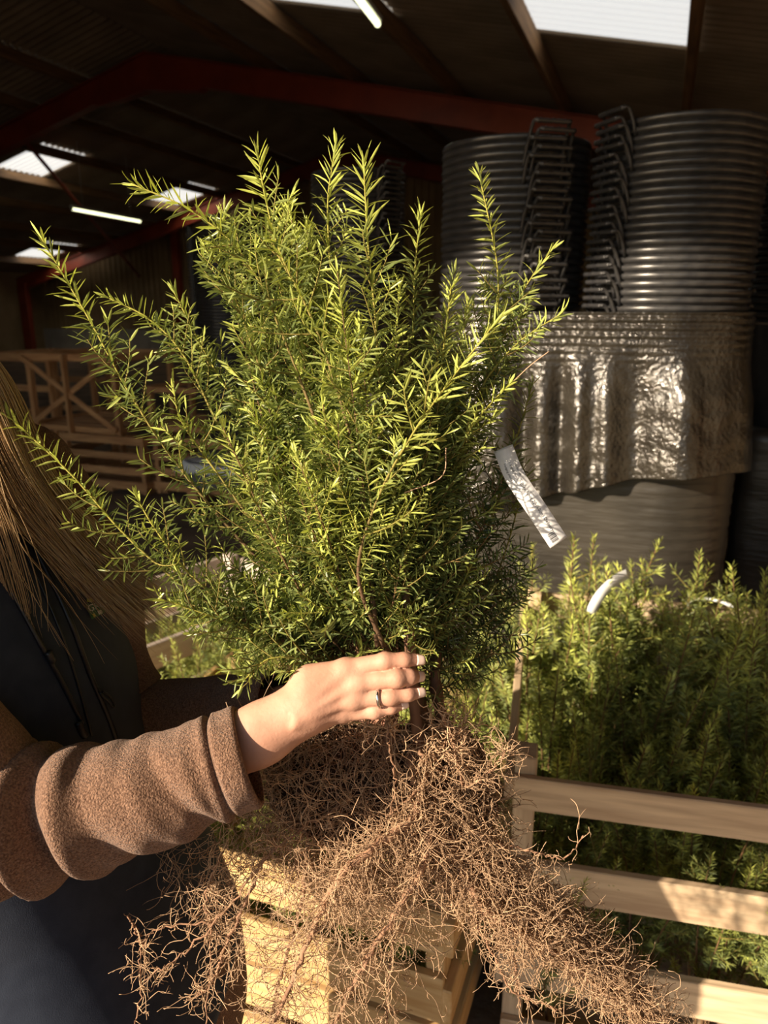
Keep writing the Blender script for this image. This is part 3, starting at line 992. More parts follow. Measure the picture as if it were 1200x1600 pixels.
for pts, youth_shade, dens, nl in branches:
    C_ = spline([W(*p) for p in pts], 40)
    seg = np.linalg.norm(np.diff(C_, axis=0), axis=1); tot = seg.sum()
    main = C_
    r0 = 0.0016 + 0.003 * tot
    STEMS.append((main, np.interp(np.linspace(0, 1, 40), [0, .35, 1], [min(r0, .0032), .0014, .0007]), youth_shade))
    tip = C_[int(40 * .42):]
    P_.needles(tip, nl * 1.04, youth_shade + .05, .8, VIEW_UP, .0020, .0024, 0.0)
    P_.needles(C_[int(40 * .12):int(40 * .42) + 1], nl * .9, youth_shade * .6, .8, VIEW_UP, .0026, .0026, 0.0)
    ns = int(tot / .0125 * dens * (1.0 if dens > .95 else .75))
    for j in range(ns):
        u = .10 + (.76 if dens > .95 else .62) * (j + rng.random()) / ns
        i = int(u * 39)
        T = unit(C_[min(i + 1, 39)] - C_[i])
        sd = (1 if j % 2 else -1)
        perp = unit(np.cross(T, FW) * sd + rng.normal(0, .55, 3))
        a = math.radians(rng.uniform(28, 58))
        L = (0.024 + 0.052 * (1 - u)) * rng.uniform(.6, 1.25)
        dd = T * math.cos(a) + perp * math.sin(a)
        P_.shoot(C_[i], dd, L, youth_shade * rng.uniform(.55, 1.0) - .05 * (1 - u), nl * rng.uniform(.70, .98) * (.80 + .28 * u), .45, .32, unit(VIEW_UP + rng.normal(0, .3, 3)), rad=.0010)

for _ in range(230):                                 # short dark sprays round the base, behind and above the hand; right-hand shade is in their colour
    x, y = rng.uniform(395, 775), rng.uniform(895, 1095)
    if x < 470 and y > 1040: continue
    if y > 1090 - max(0, x - 700) * .9: continue
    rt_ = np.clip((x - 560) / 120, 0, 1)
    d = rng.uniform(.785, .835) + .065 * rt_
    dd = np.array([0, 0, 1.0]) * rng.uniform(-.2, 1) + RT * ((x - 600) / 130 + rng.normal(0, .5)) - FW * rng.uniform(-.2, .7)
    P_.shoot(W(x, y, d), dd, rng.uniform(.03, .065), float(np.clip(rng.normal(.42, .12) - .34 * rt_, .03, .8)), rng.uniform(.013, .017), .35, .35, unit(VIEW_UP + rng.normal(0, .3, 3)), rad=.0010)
held = empty('yew_plant', tuple(W(640, 1130, .82)))
tag(held, 'large bare-rooted yew plant held up by a hand, roots dangling', 'plant')
allo = np.concatenate(P_.o); depth = (allo - CAM) @ FW
alld = np.concatenate(P_.d); alln = np.concatenate(P_.n); allL = np.concatenate(P_.L); allw = np.concatenate(P_.w); allc = np.concatenate(P_.c)
order = np.argsort(depth)
near = order[:300]
keep = np.ones(len(allo), bool); keep[near] = False
print('needles', len(allo))
tag(child('needle_mass', P_.mesh('needle_mass', keep=keep), M['leaf'], held), 'dense yellow-green yew needles', kind='stuff')
needle_me = {}
for q_ in range(6):
    c = np.array([.38, .42, .105]) * (0.5 + .2 * q_)
    v = NT_V.copy(); v[:, 2] = v[:, 2] * 1.0
    me = mesh_np('needle', v, NT_T, None, np.repeat(c[None], 9, 0)); me.materials.append(M['leaf'])
    needle_me[q_] = me
for i in near:
    q_ = int(np.clip((allc[i, 0] / .38 - .5) / .2 + .5, 0, 5))
    s = np.cross(alln[i], alld[i])
    mat = Matrix(((alld[i][0] * allL[i], s[0] * allw[i], alln[i][0] * allw[i], allo[i][0]),
                  (alld[i][1] * allL[i], s[1] * allw[i], alln[i][1] * allw[i], allo[i][1]),
                  (alld[i][2] * allL[i], s[2] * allw[i], alln[i][2] * allw[i], allo[i][2]), (0, 0, 0, 1)))
    o = bpy.data.objects.new('needle', needle_me[q_]); COL.objects.link(o)
    o.parent = held
    o.matrix_local = Matrix.Translation(-Vector(held.location)) @ mat
# woody stems: each main stem a part; the fine twigs are one part
for (c, r, youth_shade) in STEMS[:26]:
    col_ = np.array([.13, .075, .042]) + (np.array([.33, .30, .06]) - np.array([.13, .075, .042])) * np.linspace(-.5, 1.8, 40).clip(0, 1)[:, None]
    v, t, q, _ = tubes([c], [r], 6)
    child('stem', mesh_np('stem', v, t, q, np.repeat(col_, 6, 0)), M['bark'], held)
v, t, q, cc = tubes([s[0] for s in STEMS[26:]] + P_.paths, [s[1] * .8 for s in STEMS[26:]] + P_.rad, 4, [np.array([.15, .085, .042])] * len(STEMS[26:]) + P_.pcol)
tag(child('twigs', mesh_np('twigs', v, t, q, cc), M['bark'], held), 'fine side shoots of the yew', kind='stuff')
# bare lower trunk pieces between the hand and the roots
for pts, r0, r1 in ((([(632, 780, .775), (628, 860, .775), (640, 1000, .785), (645, 1080, .80), (660, 1180, .83), (690, 1290, .84)]), .0040, .0085),
                    (([(560, 850, .79), (590, 960, .795), (610, 1050, .80), (610, 1140, .82), (590, 1260, .84)]), .004, .008),
                    (([(690, 960, .86), (680, 1060, .86), (700, 1160, .86), (735, 1300, .85)]), .005, .010),
                    (([(640, 1040, .86), (660, 1120, .86), (705, 1220, .87), (740, 1320, .86)]), .008, .016)):
    c = spline([W(*p) for p in pts], 40)
    v, t, q, _ = tubes([c], [np.linspace(r0, r1, 40) * (1 + .12 * np.sin(np.arange(40) * .9))], 8)
    child('trunk', mesh_np('trunk', v, t, q, np.repeat(np.array([[.15, .08, .048]]), len(v), 0) * rng.uniform(.8, 1.25, (len(v), 1))), M['bark'], held)


# ------------------------------------------------------------------ its roots
def wander(p0, d0, L, n, curl, pull=None, pk=0.0):
    """a crinkled root path"""
    P = np.empty((n, 3)); P[0] = p0
    d = unit(d0); ax = rng.normal(0, 1, 3)
    st = L / (n - 1)
    for i in range(1, n):
        ax = .7 * ax + rng.normal(0, 1, 3) * .7
        d = unit(d + ax * curl + (pull * pk if pull is not None else 0))
        P[i] = P[i - 1] + d * st
    return P


DOWN = np.array([0, 0, -1.0])
rp, rr, rc = [], [], []
R_COL = np.array([.52, .345, .215])


def add_root(P, r0, r1, dark=1.0):
    r0 *= .82
    rp.append(P); rr.append(np.linspace(r0, r1, len(P)) * rng.uniform(.85, 1.15, len(P)))
    rc.append(R_COL * dark * rng.uniform(.65, 1.2))


majors = [
    ([(640, 1180, .83), (650, 1265, .785), (578, 1330, .755), (529, 1373, .748), (486, 1465, .745), (429, 1595, .75)], .0052, .0022),
    ([(680, 1230, .83), (665, 1346, .765), (627, 1411, .755), (562, 1520, .758), (520, 1605, .765)], .0038, .0018),
    ([(560, 1240, .83), (432, 1325, .79), (383, 1384, .78), (296, 1482, .765), (225, 1532, .76)], .0017, .0008),
    ([(400, 1370, .79), (352, 1480, .775), (330, 1540, .77), (300, 1560, .77)], .0020, .0010),
    ([(330, 1440, .78), (250, 1450, .785), (222, 1480, .78), (217, 1560, .775), (208, 1620, .775)], .0010, .0008),
    ([(204, 1433, .78), (222, 1475, .78)], .0008, .0013),
    ([(690, 1280, .84), (740, 1400, .775), (800, 1452, .768), (870, 1490, .772), (960, 1560, .78), (1042, 1597, .79)], .0050, .0012),
    ([(700, 1270, .84), (780, 1360, .81), (850, 1410, .80), (930, 1480, .80), (985, 1560, .80)], .0038, .0011),
    ([(735, 1425, .78), (770, 1490, .77), (800, 1545, .765), (850, 1570, .765), (872, 1578, .765)], .0014, .0007),
    ([(690, 1250, .83), (760, 1310, .80), (830, 1330, .79), (880, 1340, .79), (912, 1306, .785)], .0018, .0006),
    ([(606, 1112, .765), (608, 1160, .765), (616, 1210, .768), (612, 1275, .77)], .0012, .0008),
    ([(690, 1110, .80), (712, 1180, .79), (726, 1230, .79), (770, 1200, .785), (790, 1170, .785)], .0016, .0007),
    ([(655, 1170, .80), (665, 1210, .79), (640, 1245, .79), (590, 1290, .79)], .0018, .0010),
    ([(790, 1440, .79), (805, 1510, .785), (812, 1570, .785)], .0014, .0007),
    ([(480, 1300, .82), (470, 1420, .80), (440, 1520, .79), (425, 1600, .79)], .0022, .0010),
    ([(620, 1400, .79), (612, 1480, .78), (606, 1560, .78), (604, 1610, .78)], .0014, .0008),
    ([(350, 1330, .80), (320, 1400, .79), (330, 1470, .785), (322, 1600, .78)], .0014, .0008),
]
MAJ = []
for pts, r0, r1 in majors:
    c = spline([W(*p) for p in pts], 44)
    c[1:-1] += rng.normal(0, .0012, (42, 3))
    MAJ.append(c)
    v, t, q, _ = tubes([c], [np.linspace(r0, r1, 44) * rng.uniform(.85, 1.15, 44)], 6)
    child('main_root', mesh_np('main_root', v, t, q, np.repeat(np.array([[.30, .17, .105]]), len(v), 0) * rng.uniform(.75, 1.2, (len(v), 1))), M['root'], held)
# fine roots along the main ones
for mi, c in enumerate(MAJ):
    n = {0: 200, 1: 150, 2: 60, 3: 36, 4: 24, 5: 5, 6: 420, 7: 420, 8: 14, 9: 14, 10: 8, 11: 70, 12: 70, 13: 16, 14: 80, 15: 36, 16: 36}[mi]
    for _ in range(n):
        i = int(rng.uniform(3, 43)); T = unit(c[min(i + 1, 43)] - c[i - 1])
        L = rng.uniform(.015, .06) if mi in (2, 3, 4, 5, 8, 9, 10, 11, 13, 15, 16) else rng.uniform(.025, .10)
        if mi in (6, 7): L *= rng.uniform(.5, 1.0)
        d = unit(T * rng.uniform(.3, 1.0) + rng.normal(0, .55, 3))
        off = rng.normal(0, .014 * (1 - i / 50), 3) if mi in (6, 7) else 0
        P = wander(c[i] + off, d, L, 13, .34, unit(T + DOWN * .25), .10)
        add_root(P, .00065, .00032)
        for _b in range(2):
            q = P[rng.integers(2, 11)]
            add_root(wander(q, d + rng.normal(0, .9, 3), L * rng.uniform(.15, .45), 6, .45), .00045, .00028)
# dark soil-brown core added behind the hand to fill the shaded root gaps
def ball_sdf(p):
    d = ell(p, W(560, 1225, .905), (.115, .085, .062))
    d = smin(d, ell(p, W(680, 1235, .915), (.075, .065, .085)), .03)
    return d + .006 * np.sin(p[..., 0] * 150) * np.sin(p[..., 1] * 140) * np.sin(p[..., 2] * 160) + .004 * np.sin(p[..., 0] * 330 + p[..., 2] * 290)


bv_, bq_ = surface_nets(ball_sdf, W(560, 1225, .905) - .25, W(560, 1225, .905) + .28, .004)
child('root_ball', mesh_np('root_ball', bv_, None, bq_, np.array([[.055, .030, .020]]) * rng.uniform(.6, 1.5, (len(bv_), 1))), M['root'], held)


def fray(P, r):
    for _b in range(2):
        q = P[rng.integers(2, len(P) - 1)]
        add_root(wander(q, rng.normal(0, 1, 3) + DOWN * .3, rng.uniform(.006, .02), 6, .5), r, r * .6)


for _ in range(1500):
    x, y = rng.uniform(400, 745), rng.uniform(1120, 1300)
    d = rng.uniform(.81, .88)
    D = unit(DOWN * .6 + RT * (x - 600) / 300 + rng.normal(0, .6, 3))
    add_root(wander(W(x, y, d), D, rng.uniform(.03, .10), 12, .30, DOWN, .05), .0007, .0004, .8)
# the wide fan below
for _ in range(2300):
    x = np.clip(rng.normal(590, 105), 345, 770); y = rng.uniform(1235, 1405) - abs(x - 590) * .05
    d = rng.uniform(.765, .90) + .02 * (y < 1290)
    D = unit(DOWN * .8 + RT * (x - 600) / 220 + rng.normal(0, .7, 3))
    P = wander(W(x, y, d), D, rng.uniform(.02, .065), 12, .40, DOWN, .05)
    add_root(P, .00062, .00033)
    if rng.random() < .5: fray(P, .00042)
for _ in range(170):                                  # looser ends lower down
    x = rng.uniform(350, 680); y = rng.uniform(1400, 1530)
    D = unit(DOWN * .8 + RT * (x - 560) / 200 + rng.normal(0, .6, 3))
    P = wander(W(x, y, rng.uniform(.765, .84)), D, rng.uniform(.025, .07), 11, .38, DOWN, .05)
    add_root(P, .0006, .00034); fray(P, .0004)
# the bundle that sweeps right
path_r = spline([W(*p) for p in [(690, 1270, .83), (740, 1350, .815), (820, 1410, .80), (910, 1480, .795), (1020, 1578, .795)]], 60)
for _ in range(2000):
    u = rng.random() ** .85; i = int(u * 56)
    T = unit(path_r[i + 2] - path_r[i])
    wdt = .040 * (1 - u) + .008
    off = RT * rng.normal(0, wdt * .55) + UP * rng.normal(0, wdt * .62) + FW * rng.normal(0, wdt * .7)
    add_root(wander(path_r[i] + off, T + rng.normal(0, .30 + .2 * (1 - u), 3), rng.uniform(.02, .06), 11, .36, T, .10), .00065, .00035, .9)
for _ in range(110):                                  # knot of pale roots at the crown
    x, y = rng.uniform(665, 730), rng.uniform(1100, 1200)
    add_root(wander(W(x, y, rng.uniform(.785, .80)), DOWN + rng.normal(0, .9, 3), rng.uniform(.02, .05), 10, .45), .0009, .0005, 1.1)
for _ in range(45):
    x, y = rng.uniform(560, 640), rng.uniform(1120, 1150)
    add_root(wander(W(x, y, rng.uniform(.775, .79)), RT * rng.normal(0, 1) + rng.normal(0, .5, 3), rng.uniform(.015, .035), 9, .45), .0009, .0005, 1.3)
# fine strands caught on the shaded left side
for _ in range(150):
    x, y = rng.uniform(255, 400), rng.uniform(1290, 1400)
    add_root(wander(W(x, y, rng.uniform(.80, .90)), DOWN + RT * rng.normal(-.1, .4) + rng.normal(0, .4, 3), rng.uniform(.03, .08), 12, .32, DOWN, .05), .0005, .0003, .8)
v, t, q, c = tubes(rp, rr, 3, rc)
print('root strands', len(rp))
tag(child('fine_roots', mesh_np('fine_roots', v, t, q, c), M['root'], held), 'tangled pale brown fine roots', kind='stuff')

# single dry stalks
for pts in ([(800, 598, .80), (830, 570, .79), (858, 549, .785)], [(632, 770, .72), (690, 745, .71), (697, 700, .71)]):
    c = spline([W(*p) for p in pts], 12)
    v, t, q, _ = tubes([c], [np.full(12, .0006)], 5)
    child('dry_stalk', mesh_np('dry_stalk', v, t, q, np.repeat(np.array([[.45, .30, .20]]), len(v), 0)), M['root'], held)


# ------------------------------------------------------------------ yew plants packed in the crates
def crate_plant(seed, h=0.62, spread=0.16, n=11):
    r = np.random.default_rng(seed)
    pl = Plant(r)
    for k in range(n):
        a = r.uniform(0, 2 * math.pi); q = spread * math.sqrt(r.random())
        tipp = np.array([q * math.cos(a) * 1.1, q * math.sin(a) * 1.1, h * r.uniform(.78, 1.0)])
        base = np.array([q * .25 * math.cos(a), q * .25 * math.sin(a), 0.0])
        mid = base * .5 + tipp * .5 + r.normal(0, .02, 3)
        C_ = spline([base, mid, tipp], 24)
        youth_shade = r.uniform(.45, .75)
        pl.paths.append(C_); pl.rad.append(np.linspace(.004, .001, 24)); pl.pcol.append(np.array([.16, .09, .045]))
        pl.needles(C_[9:], .021, youth_shade, .6, None, .0017, .0025, 0)
        for j in range(15):
            u = .22 + .72 * (j + r.random()) / 15; i = int(u * 22)
            T = unit(C_[i + 1] - C_[i])
            pd = unit(np.cross(T, r.normal(0, 1, 3)))
            an = math.radians(r.uniform(35, 65))
            pl.shoot(C_[i], T * math.cos(an) + pd * math.sin(an), r.uniform(.04, .11) * (1.15 - .5 * u), youth_shade * r.uniform(.5, 1), .019, .35, .4, None, .0025, .0019, m=5)
    me = pl.mesh('needles', simple=True); me.materials.append(M['leaf_far'])
    v, t, q, c = tubes(pl.paths, pl.rad, 4, pl.pcol)
    sm = mesh_np('stems', v, t, q, c); sm.materials.append(M['bark'])
    return me, sm


VAR = [crate_plant(s) for s in (21, 22, 23, 24)]


def crate_yew(x, y, z, rz, tilt, az, sc, label, group, k):
    e = empty('yew_plant', (x, y, z))
    e.rotation_euler = (tilt * math.sin(az), -tilt * math.cos(az) * -1, rz)
    e.scale = (sc, sc, sc)
    tag(e, label, 'plant', group)
    link('needles', VAR[k][0], None, e); link('stems', VAR[k][1], None, e)
    e.children[0]['kind'] = 'stuff'
    return e


rr_ = random.Random(4)
ca, sa_ = math.cos(math.radians(8)), math.sin(math.radians(8))
for iy in range(5):
    for ix in range(7):
        lx = 0.10 + ix * 0.165 + rr_.uniform(-.03, .03); ly = 0.11 + iy * 0.175 + rr_.uniform(-.03, .03)
        sc = (0.90, 1.0, 1.10, 1.20, 1.28)[iy] * rr_.uniform(.93, 1.07)
        if iy >= 3 and ix in (1, 2, 3): sc *= 1.08
        if iy >= 2 and ix >= 4: sc *= 0.74
        crate_yew(-0.185 + lx * ca - ly * sa_, 1.205 + lx * sa_ + ly * ca, 0.075, rr_.uniform(0, 6.28), rr_.uniform(0, .14), rr_.uniform(0, 6.28), sc,
                  'green yew plant packed upright in the weathered crate', 'yew plants in the weathered crate', rr_.randrange(4))
for iy in range(4):
    for ix in range(5):
        lx = 0.10 + ix * 0.175 + rr_.uniform(-.03, .03); ly = 0.12 + iy * 0.18 + rr_.uniform(-.03, .03)
        sc = (0.72, .85, 1.0, 1.12)[iy] * rr_.uniform(.93, 1.07)
        crate_yew(-1.17 + lx, 1.03 + ly, 0.075, rr_.uniform(0, 6.28), rr_.uniform(0, .14), rr_.uniform(0, 6.28), sc,
                  'green yew plant packed upright in the yellow crate', 'yew plants in the yellow crate', rr_.randrange(4))
for ix in range(5):
    for iy in range(2):
        q = -0.12 + ix * 0.17
        crate_yew(a_[0] + q * math.cos(rz_) - (0.13 + .2 * iy) * math.sin(rz_), a_[1] + q * math.sin(rz_) + (0.13 + .2 * iy) * math.cos(rz_), 0.075, rr_.uniform(0, 6.28), rr_.uniform(0, .12), 1.0, rr_.uniform(.72, .85),
                  'short yew plant standing in the whitened crate', 'yew plants in the whitened crate', rr_.randrange(4))


# ------------------------------------------------------------------ tag, strap and tie
def strip_mesh(name, C_, side, width, n_w=2):
    """ribbon along C_ with the given side vectors"""
    a = C_ - side * width / 2; b = C_ + side * width / 2
    v, q, t = loft([a, b], closed=False)
    return mesh_np(name, v, t, q)


TAG_C = spline([W(*p) for p in [(786, 700, .835), (805, 745, .826), (838, 795, .820), (873, 848, .822)]], 40)
tag_s = unit(W(838, 760, .824) - W(815, 778, .826))
tt = unit(np.gradient(TAG_C, axis=0))
SD = unit(np.repeat(tag_s[None], 40, 0) - (tt @ tag_s)[:, None] * tt)
TW = 0.0225
tg = empty('plant_tag', tuple(TAG_C[0]))
tag(tg, 'white paper tag with print and barcode hanging from the yew plant', 'tag')
pt = child('paper_strip', strip_mesh('paper_strip', TAG_C, SD, TW), M['tag'], tg)
pt.modifiers.new('thick', 'SOLIDIFY').thickness = 0.0003
TN = unit(np.cross(SD, tt))
if TN[20] @ FW > 0: TN = -TN
slen = np.concatenate([[0], np.cumsum(np.linalg.norm(np.diff(TAG_C, axis=0), axis=1))])


def on_tag(u, w, lift=0.0004):
    """u metres along the strip, w metres across"""
    g = lambda A: np.stack([np.interp(u, slen, A[:, k]) for k in range(3)], -1)
    return g(TAG_C) + g(SD) * np.asarray(w)[:, None] + g(TN) * lift


def text_mesh(txt, size):
    cu = bpy.data.curves.new('txt', 'FONT'); cu.body = txt; cu.size = size
    cu.resolution_u = 2
    ob = bpy.data.objects.new('txt', cu); COL.objects.link(ob)
    bpy.context.view_layer.update()
    dg = bpy.context.evaluated_depsgraph_get()
    me = bpy.data.meshes.new_from_object(ob.evaluated_get(dg))
    bpy.data.objects.remove(ob); bpy.data.curves.remove(cu)
    return me


def print_on_tag(txt, size, u0, w0):
    me = text_mesh(txt, size)
    co = np.empty(len(me.vertices) * 3, np.float32); me.vertices.foreach_get('co', co); co = co.reshape(-1, 3)
    p = on_tag(u0 + co[:, 0], w0 + co[:, 1])
    me.vertices.foreach_set('co', p.astype(np.float32).ravel()); me.materials.clear(); me.update()
    child('lettering', me, M['ink'], tg)


print_on_tag('Bare Root 20-(60cm) Delivery', 0.0052, 0.046, 0.0005)
print_on_tag('Taxus baccata', 0.0035, 0.018, 0.0055)
print_on_tag('1. English Yew', 0.0035, 0.018, 0.0)
print_on_tag('Hedging plants', 0.0035, 0.018, -0.006)
uu = slen[-1] - 0.0145
bw = 0.0
bars = []
for k, wd in enumerate((.0006, .0003, .0009, .0003, .0006, .0012, .0003, .0006, .0009, .0003)):
    u0 = uu + bw; bw += wd + .0006
    bars.append((u0, wd))
vv, qq = [], []
for u0, wd in bars:
    p = on_tag(np.array([u0, u0 + wd, u0 + wd, u0]), np.array([-.006, -.006, .0025, .0025]))
    qq.append([len(vv) + j for j in range(4)]); vv += list(p)
child('barcode', mesh_np('barcode', vv, quads=qq, smooth=False), M['ink'], tg)

SC_ = spline([W(*p) for p in [(982, 896, 1.90), (960, 908, 1.87), (938, 930, 1.85), (922, 958, 1.86)]], 24)
sside = unit(np.cross(np.gradient(SC_, axis=0), FW))
st_ = link('tie_strap', strip_mesh('tie_strap', SC_, sside, 0.026), M['white_plastic'])
st_.modifiers.new('thick', 'SOLIDIFY').thickness = 0.0015
tag(st_, 'white plastic strap looped round a yew in the weathered crate', 'strap')
SC_ = spline([on_y(1075, 946, 2.15), on_y(1092, 937, 2.13), on_y(1120, 938, 2.12), on_y(1146, 948, 2.12)], 20)
ti = link('plastic_tube', tube_mesh('plastic_tube', [SC_], [np.full(20, .0055)], 8), M['white_plastic'])
tag(ti, 'thin curved translucent plastic tube on the crate\'s back rail', 'tube')

# ------------------------------------------------------------------ the person
def K(px, py, d):
    return np.array([(px - 600) / F * d, -(py - 800) / F * d, d])


def cam2world(v):
    return CAM + v[:, :1] * RT + v[:, 1:2] * UP + v[:, 2:3] * FW


FINGERS = [   # MCP, PIP, DIP, tip with radii
    ([(540, 1046, .721), (602, 1033, .713), (632, 1031, .713), (653, 1031, .718)], [.0100, .0081, .0073, .0059]),
    ([(560, 1066, .717), (620, 1060, .708), (640, 1058, .712), (651, 1057, .720)], [.0102, .0086, .0078, .0064]),
    ([(552, 1092, .717), (611, 1089, .710), (638, 1085, .711), (654, 1082, .716)], [.0096, .0075, .0069, .0056]),
    ([(535, 1114, .721), (586, 1111, .716), (612, 1106, .716), (629, 1101, .720)], [.0088, .0067, .0061, .0050]),
]
THUMB = ([(462, 1108, .742), (510, 1062, .768), (552, 1040, .800), (580, 1030, .822)], [.015, .0115, .0095, .0075])


def hand_sdf(p):
    palm = None
    wr = K(405, 1148, .722)
    mid = K(480, 1103, .722)
    sc = (1, 1, 1.12)
    palm = cone(p, K(330, 1185, .722), wr, .0290, .0270, sc)
    palm = smin(palm, cone(p, wr, mid, .0262, .0285, sc), .02)
    for (pts, rad), rw in zip(FINGERS, (.017, .018, .017, .015)):
        a = K(*pts[0])
        b = mid + (a - mid) * .1 + np.array([0, (a - mid)[1] * .55, 0.003])
        palm = smin(palm, cone(p, b, a, rw, rad[0] * 1.02), .012)
    palm = smin(palm, cone(p, K(425, 1135, .738), K(480, 1100, .745), .016, .016), .012)
    fing = None
    for pts, rad in FINGERS:
        q = [K(*x) for x in pts]
        d = None
        for i in range(3):
            c = cone(p, q[i], q[i + 1], rad[i] * (.97 if i else 1), rad[i + 1])
            d = c if d is None else smin(d, c, .003)
        d = smin(d, np.linalg.norm(p - (q[1] + np.array([0, 0, -.0012])).astype(np.float32), axis=-1) - rad[1] * .70, .008)     # knuckle
        fing = d if fing is None else np.minimum(fing, d)
    out = smin(palm, fing, .005)
    for pts, rad in FINGERS:                                                                  # tendons fanning over the back of the hand
        a = K(*pts[0]) + np.array([0, 0, -.0065]); b = K(440, 1128, .722) * .75 + K(*pts[0]) * .25 + np.array([0, 0, -.0225])
        out = smin(out, cone(p, a, b, .0030, .0022), .006)
    for pts, rad in FINGERS[:3]:                                                              # first knuckles
        out = smin(out, np.linalg.norm(p - (K(*pts[0]) + np.array([0, 0, -.0030])).astype(np.float32), axis=-1) - .0078, .010)
    q = [K(*x) for x in THUMB[0]]
    th = None
    for i in range(3):
        c = cone(p, q[i], q[i + 1], THUMB[1][i], THUMB[1][i + 1])
        th = c if th is None else smin(th, c, .004)
    return smin(out, th, .012)


hv, hq = surface_nets(hand_sdf, (-.22, -.285, .66), (.055, -.10, .85), .0014)
hv = cam2world(hv)

# shoulders, arms, body (metres right of / in front of the photographer)
SH_N, EL_N = H(-.505, .625, 1.345), W(-28, 1250, .70)
SH_F, EL_F = H(-.47, .955, 1.345), W(198, 1108, 1.00)
WR_F, HD_F = W(455, 1105, .93), W(560, 1085, .885)
HEAD = H(-.545, .79, 1.555)
HF = RT * .766 + FH * .643                                     # her face is turned away, past the plant
HS = FH * .766 - RT * .643


def head_pt(f, s, u):
    return HEAD + HF * f + HS * s + np.array([0, 0, u])


def body_sdf(p):
    d = cone(p, H(-.51, .79, 1.32), HEAD + np.array([0, 0, -.05]), .052, .050)
    hd = ell(p, head_pt(-.01, 0, .03), (.088, .083, .10))
    hd = smin(hd, cone(p, head_pt(.045, 0, -.02), head_pt(.052, 0, -.085), .058, .030), .03)
    hd = smin(hd, cone(p, head_pt(.098, 0, .010), head_pt(.118, 0, -.030), .006, .011), .012)
    for s in (-1, 1):
        hd = smin(hd, cone(p, head_pt(-.005, s * .083, .015), head_pt(-.010, s * .085, -.03), .012, .008), .006)
        hd = np.maximum(hd, -(np.linalg.norm(p - head_pt(.094, s * .032, .012).astype(np.float32), axis=-1) - .0135))
    d = smin(d, hd, .03)
    tor = cone(p, H(-.50, .70, 1.30), H(-.50, .88, 1.30), .075, .075)
    tor = smin(tor, cone(p, H(-.50, .79, 1.25), H(-.42, .765, .90), .105, .10), .05)
    d = smin(d, tor, .04)
    for sh, el, wr in ((SH_N, EL_N, W(340, 1183, .722)), (SH_F, EL_F, WR_F)):
        d = smin(d, cone(p, sh, el, .038, .030), .03)
        d = smin(d, cone(p, el, wr, .030, .023), .015)
    # far hand, closed round the stems from behind
    pa = cone(p, WR_F, HD_F, .026, .022)
    d = smin(d, pa, .02)
    for k in range(4):
        u0 = HD_F + np.array([0, 0, .026 - .018 * k])
        u1 = u0 + RT * .038 - FW * .022
        u2 = u1 + RT * .006 - FW * .028
        d = smin(d, cone(p, u0, u1, .0105, .009), .006)
        d = np.minimum(d, cone(p, u1, u2, .009, .0075))
    d = smin(d, cone(p, HD_F - RT * .03 + np.array([0, 0, .01]), HD_F - FW * .035 + np.array([0, 0, .05]), .014, .009), .01)
    for s in (-1, 1):
        hip, knee, ank = H(-.40, .755 + s * .09, .80), H(-.40, .76 + s * .10, .45), H(-.43, .76 + s * .11, .09)
        d = smin(d, cone(p, hip, knee, .075, .052), .04)
        d = smin(d, cone(p, knee, ank, .05, .035), .02)
        d = smin(d, cone(p, ank - RT * .03 - np.array([0, 0, .05]), ank + RT * .12 - np.array([0, 0, .06]), .03, .024), .02)
    return d


bv, bq = surface_nets(body_sdf, (-1.15, -.02, .0), (0.0, 1.25, 1.70), .0105)
pv = np.vstack([bv, hv]); pq = np.vstack([bq, hq + len(bv)])
person = link('person', mesh_np('person', pv, None, pq), M['skin'])
tag(person, 'person in navy vest and brown fleece holding the yew plant, long fair hair', 'person')


def clothes(name, v, q, t, mat, parent=person, thick=0.0):
    o = link(name, mesh_np(name, v, t, q), mat, parent)
    if thick:
        s = o.modifiers.new('thick', 'SOLIDIFY'); s.thickness = thick; s.offset = 0
    return o


# nails
for pts, rad in (FINGERS[0], FINGERS[2], FINGERS[3], FINGERS[1]):
    tip = K(*pts[3]); dip = K(*pts[2])
    T = unit(tip - dip)
    N = unit(np.array([.25, .15, -1.0]) - T * (np.array([.25, .15, -1.0]) @ T))
    S = np.cross(T, N)
    r = rad[3]
    g = []
    for a in np.linspace(-.9, .9, 7):
        row = []
        for b in np.linspace(-.9, .62, 7):
            wv = math.cos(b * .9) if b > 0 else 1
            x = tip + T * (r * (.35 + .95 * b)) + (S * math.sin(a * wv) + N * math.cos(a * wv)) * (r * (1.05 - .22 * max(b, 0) ** 2))
            row.append(x)
        g.append(np.array(row))
    v, q, t = loft(g, closed=False)
    clothes('finger_nail', cam2world(v), q, t, M['nail'], thick=.0005)
# wedding ring
a0, a1 = K(*FINGERS[2][0][0]), K(*FINGERS[2][0][1])
T = unit(a1 - a0); c0 = a0 + (a1 - a0) * .70
A = unit(np.cross(T, [0, 1, 0])); B = np.cross(T, A)
th = np.linspace(0, 2 * math.pi, 40, endpoint=False)
rings = []
for du, dr in ((-.0016, .0), (-.0012, .0011), (.0012, .0011), (.0016, .0), (.0012, -.0007), (-.0012, -.0007)):
    rings.append(c0 + T * du + (A[None] * np.cos(th)[:, None] + B[None] * np.sin(th)[:, None]) * (.0095 + dr))
rings.append(rings[0])
v, q, t = loft(rings)
clothes('finger_ring', cam2world(v), q, t, M['steel'])


